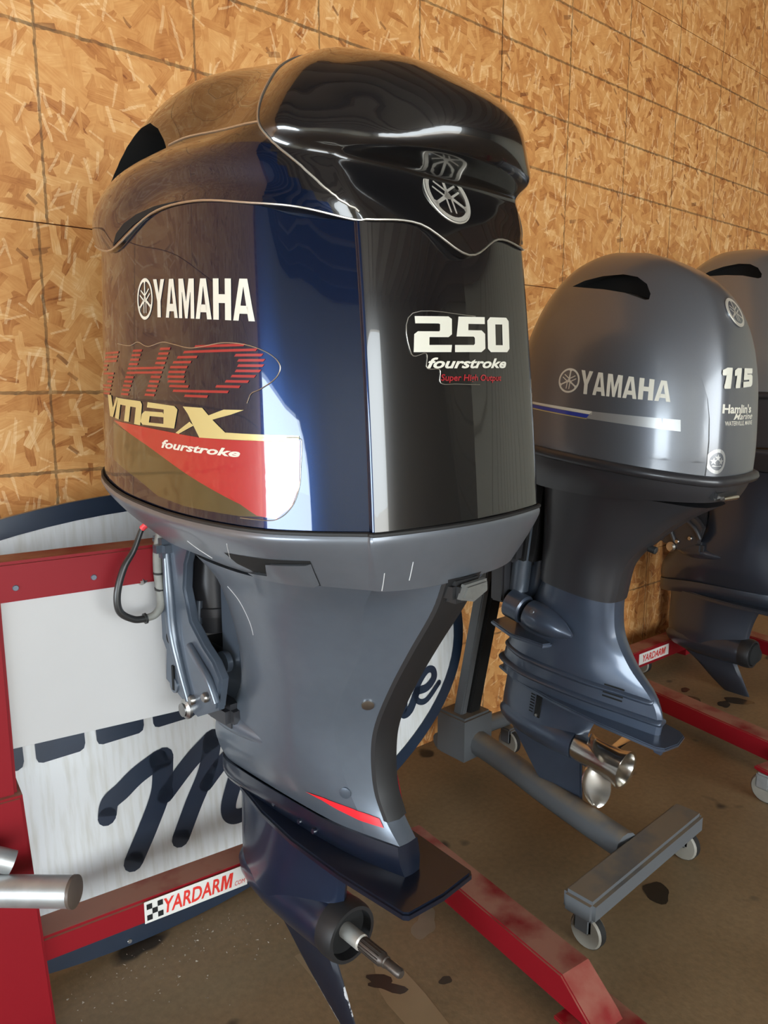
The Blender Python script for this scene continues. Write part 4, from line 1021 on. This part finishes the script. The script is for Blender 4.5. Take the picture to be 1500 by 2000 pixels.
lathe('sign_screw', [(0, .006), (.002, .005)], (.305 - .80 + .32, -.004, .02), (0, -1, 0), steel, sg, 10)

# ------------------------------------------------------------------ lettering on the motors
pc = caster(COWLB, (1, 0, 0)); pcm = lambda u, v: pc((0, u, v))
def quadmap(f, bl, br, tl, tr):
    def g(u, v):
        a = [bl[i] + (br[i] - bl[i]) * u for i in (0, 1)]; b = [tl[i] + (tr[i] - tl[i]) * u for i in (0, 1)]
        return f(a[0] + (b[0] - a[0]) * v, a[1] + (b[1] - a[1]) * v)
    return g
yam = word('YAMAHA', {'M': 1.12, 'Y': 1.0}, .10)
lay('brand_lettering', yam, quadmap(pcm, (.400, .3060), (.1455, .2862), (.400, .3640), (.1462, .3426)), white_decal, m250, maxlen=.08, label='white brand lettering')
lay('brand_mark', emblem_polys(.15), lambda u, v: pcm(.4308 - u * .028, .3362 + v * .0325), white_decal, m250, maxlen=.2)
# striped red letters
bars = []
for k in range(11):
    z = .1815 + k * .0072; th = .0036
    def shp(zz, cy, hw, hh, cz, sh):
        q = 1 - ((zz - cz) / hh) ** 2
        return None if q <= 0 else (cy - sh * (zz - cz) - hw * q ** .42, cy - sh * (zz - cz) + hw * q ** .42)
    o = shp(z, .245, .108, .0385, .219, .75); i = shp(z, .240, .060, .0270, .219, .75)
    segs = []
    if o: segs += [(o[0], i[0]), (i[1], o[1])] if i else [o]
    dz = z - .219
    segs += [(.392 - dz * .8 - .0175, .392 - dz * .8 + .0175), (.492 - dz * .8 - .0175, .492 - dz * .8 + .0175)]
    if k in (5, 6): segs.append((.39, .50))
    S0, S1 = .575 - dz * .8, .660 - dz * .8
    segs += [(S0, S1)] if k in (0, 1, 2, 5, 8, 9, 10) else ([(S1 - .034, S1)] if k > 5 else [(S0, S0 + .034)])
    for a, b in segs: bars.append([(a, z), (b, z + .0006), (b - .003, z + th + .0006), (a - .003, z + th)])
lay('striped_lettering', bars, pcm, dullred_decal, m250, maxlen=.03, label='red striped lettering')
lay('decal_triangle', [[(.5822, .1369), (.262, .1226), (.1715, .1227), (.0861, .1252), (.0846, .062), (.0925, .0332), (.1109, .0150), (.14, .0180), (.1702, .0314), (.3124, .0682), (.4412, .1024)]], pcm, red_decal, m250, off=.0008, maxlen=.02, label='red decal wedge')
lay('decal_wedge', [[(.5855, .1324), (.4412, .1060), (.3124, .0720), (.1702, .0350), (.13, .0172), (.1702, .0140), (.3088, .0140), (.40, .0200), (.4714, .0400), (.59, .0660)]], pcm, olive_decal, m250, off=.0003, maxlen=.02, label='olive gold decal wedge')
vmax = [[(.6167, .1816), (.5944, .1807), (.584, .1591), (.5853, .1419), (.6041, .143)], [(.5637, .1781), (.5539, .1767), (.5853, .1419), (.584, .1591)],
        [(.5539, .1767), (.4541, .1727), (.4489, .1673), (.4725, .162), (.541, .1653), (.5520, .1700)], [(.4489, .1673), (.4571, .1327), (.4813, .1341), (.4725, .162)],
        [(.4944, .1640), (.5034, .1368), (.5245, .1372), (.5153, .1650)], [(.541, .1660), (.5518, .1392), (.5732, .1409), (.5539, .1767)],
        [(.4274, .1718), (.3346, .1676), (.3241, .1624), (.3702, .1612), (.4304, .1631)], [(.3702, .1612), (.3241, .1624), (.3357, .1328), (.3721, .1385)],
        [(.4247, .1387), (.3721, .1385), (.3357, .1328), (.4478, .1342)], [(.4497, .152), (.4205, .1494), (.4247, .1387), (.4478, .1342), (.4557, .1387)], [(.4387, .157), (.3739, .1566), (.3667, .1489), (.4205, .1494), (.4497, .152)],
        [(.3075, .1676), (.2541, .1667), (.2299, .1502), (.2009, .1327), (.1073, .1322), (.0875, .1315), (.0875, .1240), (.1071, .1236), (.262, .1226), (.2791, .1411), (.2929, .1568)],
        [(.2401, .1557), (.2038, .1653), (.1633, .1656), (.1886, .1586), (.2316, .1497)], [(.2772, .1397), (.2881, .1451), (.3313, .1264), (.322, .1251)]]
lay('gold_lettering', vmax, pcm, gold_decal, m250, off=.0011, maxlen=.02, label='gold model lettering')
lay('small_lettering', fit(text_bm('fourstroke', 1, .03, .3, 1.0, .3), 0, 1, 0, 1), quadmap(pcm, (.381, .1000), (.1700, .0985), (.3807, .1140), (.1701, .1100)), white_decal, m250, off=.0012)
def surf(f, pts, off=.0008): 
    out = []
    for p in spline([(*p, 0) for p in pts], 6):
        h = f(p.x, p.y)
        if h: out.append(h[0] + h[1] * off)
    return out
tube('decal_edge', surf(pcm, [(.5494, .2702), (.495, .2646), (.4603, .2692), (.4233, .261), (.372, .2659), (.3338, .2613), (.2884, .2545), (.2528, .2555), (.2094, .2592), (.1716, .2571), (.1421, .2506), (.1223, .2407), (.1127, .2291), (.1124, .2175), (.1196, .2059), (.1371, .1942), (.1508, .1882), (.158, .175)]), .0007, silver_line, m250, 5)
tube('decal_edge', surf(pcm, [(.1702, .0118), (.14, .0122), (.1109, .0144), (.0925, .0332), (.0846, .062), (.0841, .09), (.0841, .120), (.0875, .1285), (.1012, .129)]), .0007, silver_line, m250, 5)
ac = caster(COWLB, (0, 1, 0)); acm = lambda u, v: ac((u, 0, v))
n250 = word('250', {'2': 1.15, '5': 1.1, '0': .95}, .10, .06)
lay('number_lettering', n250, quadmap(acm, (-.109, .2452), (.104, .2506), (-.107, .2945), (.103, .3035)), white_decal, m250, maxlen=.08, label='white horsepower number')
lay('small_lettering', fit(text_bm('fourstroke', 1, .03, .3, 1.0, .3), 0, 1, 0, 1), quadmap(acm, (-.088, .2230), (.091, .2256), (-.086, .2385), (.0924, .2405)), white_decal, m250)
lay('small_lettering', fit(text_bm('Super High Output', 1, .02, .15, 1.0, .3), 0, 1, 0, 1), quadmap(acm, (-.0633, .2030), (.0748, .2030), (-.0625, .2155), (.0757, .2155)), dullred_decal, m250)
tube('decal_edge', surf(acm, [(.02, .2005), (-.030, .2015), (-.0634, .2028), (-.0640, .2215), (-.0872, .2235), (-.0872, .2438), (-.113, .2430), (-.106, .2985), (.02, .3010)]), .0006, silver_line, m250, 5)

c1 = caster(C115B, (1, 0, 0)); c1m = lambda u, v: c1((0, u, v))
sp_ = lay('side_panel', [[(.3916, .3865), (.3516, .3824), (.30, .3750), (.2519, .3638), (.19, .3370), (.1443, .3079), (.105, .268), (.0801, .228), (.060, .185), (.0476, .1391), (.038, .085), (.0325, .0346), (.031, .004), (.25, .004), (.45, .004), (.53, .006), (.535, .15), (.53, .25), (.50, .33), (.45, .37)]], c1m, grey115, m115, off=.0002, maxlen=.03, thick=.0025)
up = .0030
lay('brand_lettering', word('YAMAHA', {'M': 1.12}, .10), quadmap(c1m, (.345, .1547), (.1247, .1639), (.352, .2120), (.1310, .2103)), white_decal, m115, off=up, maxlen=.08, label='white brand lettering')
lay('brand_mark', emblem_polys(.15), lambda u, v: c1m(.3820 - u * .031, .1822 + v * .0305), white_decal, m115, off=up, maxlen=.2)
lay('decal_stripe', [[(.53, .1135), (.30, .1165), (.30, .1085), (.53, .1085)]], c1m, white_decal, m115, off=up, maxlen=.03)
lay('decal_stripe', [[(.30, .1165), (.0969, .1264), (.0915, .0999), (.315, .0975)]], c1m, silver_decal, m115, off=up, maxlen=.03)
lay('decal_stripe', [[(.53, .1065), (.3067, .1075), (.3116, .0985), (.53, .0992)]], c1m, blue_decal, m115, off=up, maxlen=.03)
lay('decal_stripe', [[(.53, .0978), (.3116, .0975), (.3116, .0958), (.53, .0955)]], c1m, gold_decal, m115, off=up, maxlen=.03)
lay('small_lettering', fit(text_bm('fourstroke', 1, .03, .3, 1.0, .3), 0, 1, 0, 1), quadmap(c1m, (.66, .1170), (.494, .1185), (.66, .1260), (.494, .1275)), white_decal, m115, off=up)
a1 = caster(C115B, (0, 1, 0)); a1m = lambda u, v: a1((u, 0, v))
lay('number_lettering', word('115', {'1': .62, '5': .95}, .12, .08), quadmap(a1m, (-.104, .2095), (.030, .2165), (-.1045, .2527), (.030, .2530)), white_decal, m115, maxlen=.08, thick=.002, label='white horsepower number')
lay('dealer_lettering', fit(text_bm("Hamlin's", 1, .03, .05, 1.0, .3), 0, 1, 0, 1), quadmap(a1m, (-.102, .1500), (.030, .1500), (-.102, .1720), (.030, .1700)), white_decal, m115)
lay('dealer_lettering', fit(text_bm('Marine', 1, .01, .4, 1.0, .3), 0, 1, 0, 1), quadmap(a1m, (-.060, .1355), (.040, .1355), (-.060, .1500), (.040, .1500)), white_decal, m115)
lay('dealer_lettering', fit(text_bm('WATERVILLE, MAINE', 1, .01, 0, 1.0, .3), 0, 1, 0, 1), quadmap(a1m, (-.093, .1205), (.040, .1205), (-.093, .1325), (.040, .1320)), white_decal, m115)
def ring(r0, r1, n=28): return [[(r1 * math.cos(2 * math.pi * i / n), r1 * math.sin(2 * math.pi * i / n)), (r1 * math.cos(2 * math.pi * (i + 1) / n), r1 * math.sin(2 * math.pi * (i + 1) / n)), (r0 * math.cos(2 * math.pi * (i + 1) / n), r0 * math.sin(2 * math.pi * (i + 1) / n)), (r0 * math.cos(2 * math.pi * i / n), r0 * math.sin(2 * math.pi * i / n))] for i in range(n)]
def star(x, y, r): return [(x + (r if k % 2 == 0 else r * .42) * math.sin(k * math.pi / 5), y + (r if k % 2 == 0 else r * .42) * math.cos(k * math.pi / 5)) for k in range(10)]
lay('round_badge', ring(.72, 1) + [star(-.38, .0, .32), star(0, .28, .32), star(.38, .0, .32), [(-.5, -.42), (.5, -.42), (.42, -.30), (0, -.38), (-.42, -.30)]], lambda u, v: a1m(-.1065 + u * .0235, .0400 + v * .0290), silver_decal, m115, maxlen=.25, label='round silver three star badge')

# ------------------------------------------------------------------ marks and crumbs on the floor
fl = bpy.data.objects['floor']
def blot(name, cx, cy, rx, ry, rot, mat, jag=.2, n=22):
    ph = [random.uniform(0, 6.28) for _ in range(4)]
    pts = []
    for i in range(n):
        a = 2 * math.pi * i / n; r = 1 + jag * (math.sin(2 * a + ph[0]) * .5 + math.sin(3 * a + ph[1]) * .4 + math.sin(5 * a + ph[2]) * .3)
        x, y = rx * r * math.cos(a), ry * r * math.sin(a)
        pts.append((cx + x * math.cos(rot) - y * math.sin(rot), cy + x * math.sin(rot) + y * math.cos(rot), .0008))
    bm = bmesh.new(); bm.faces.new([bm.verts.new(p) for p in pts])
    return link(name, finish(bm, name, smooth=False), mat, fl)
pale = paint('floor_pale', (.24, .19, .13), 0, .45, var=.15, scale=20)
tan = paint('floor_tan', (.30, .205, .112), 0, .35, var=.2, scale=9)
oil = paint('floor_oil', (.045, .034, .024), 0, .25)
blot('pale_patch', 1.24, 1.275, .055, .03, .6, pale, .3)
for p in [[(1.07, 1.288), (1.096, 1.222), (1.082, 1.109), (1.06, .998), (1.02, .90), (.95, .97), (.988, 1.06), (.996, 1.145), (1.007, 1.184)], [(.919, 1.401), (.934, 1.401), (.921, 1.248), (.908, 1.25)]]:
    bm = bmesh.new(); bm.faces.new([bm.verts.new((x, y, .0006)) for x, y in p]); link('tan_strip', finish(bm, 'strip', smooth=False), tan, fl)  # flat strips in a lighter tan than the floor
blot('oil_stain', 1.03, 1.19, .05, .02, -1.0, oil, .5); blot('oil_stain', 1.81, .945, .045, .035, .3, oil); blot('oil_stain', 1.145, 1.105, .016, .012, 0, oil)
for x, y, r in ((3.26, 1.385, .06), (3.18, 1.41, .04), (3.05, 1.44, .04), (3.04, 1.50, .035), (2.99, 1.40, .035), (3.12, 1.52, .05), (2.94, 1.33, .03), (3.20, 1.60, .03), (3.0, 1.2, .05), (2.95, 1.17, .04)):
    blot('oil_stain', x, y, r, r * .6, random.uniform(0, 3), oil)
bm = bmesh.new()
for i in range(170):
    t = random.random(); x, y = .72 + random.gauss(0, .16), 1.60 + random.gauss(0, .07)
    if y > 1.68: y = 1.36 - y * .0 + random.random() * .3
    s_ = random.uniform(.001, .0045); c = Vector((x, y, s_ * .3))
    vs = [bm.verts.new(c + Vector((random.uniform(-1, 1) * s_, random.uniform(-1, 1) * s_, random.uniform(0, .8) * s_))) for _ in range(4)]
    for f in ((0, 1, 2), (0, 2, 3), (0, 3, 1), (1, 3, 2)): bm.faces.new([vs[k] for k in f])
cr = link('floor_crumbs', finish(bm, 'crumbs', smooth=False), paint('crumbs', (.38, .33, .27), 0, .7), None)
tag(cr, 'pale crumbs of grit scattered on the floor before the oval sign', 'grit', kind='stuff')
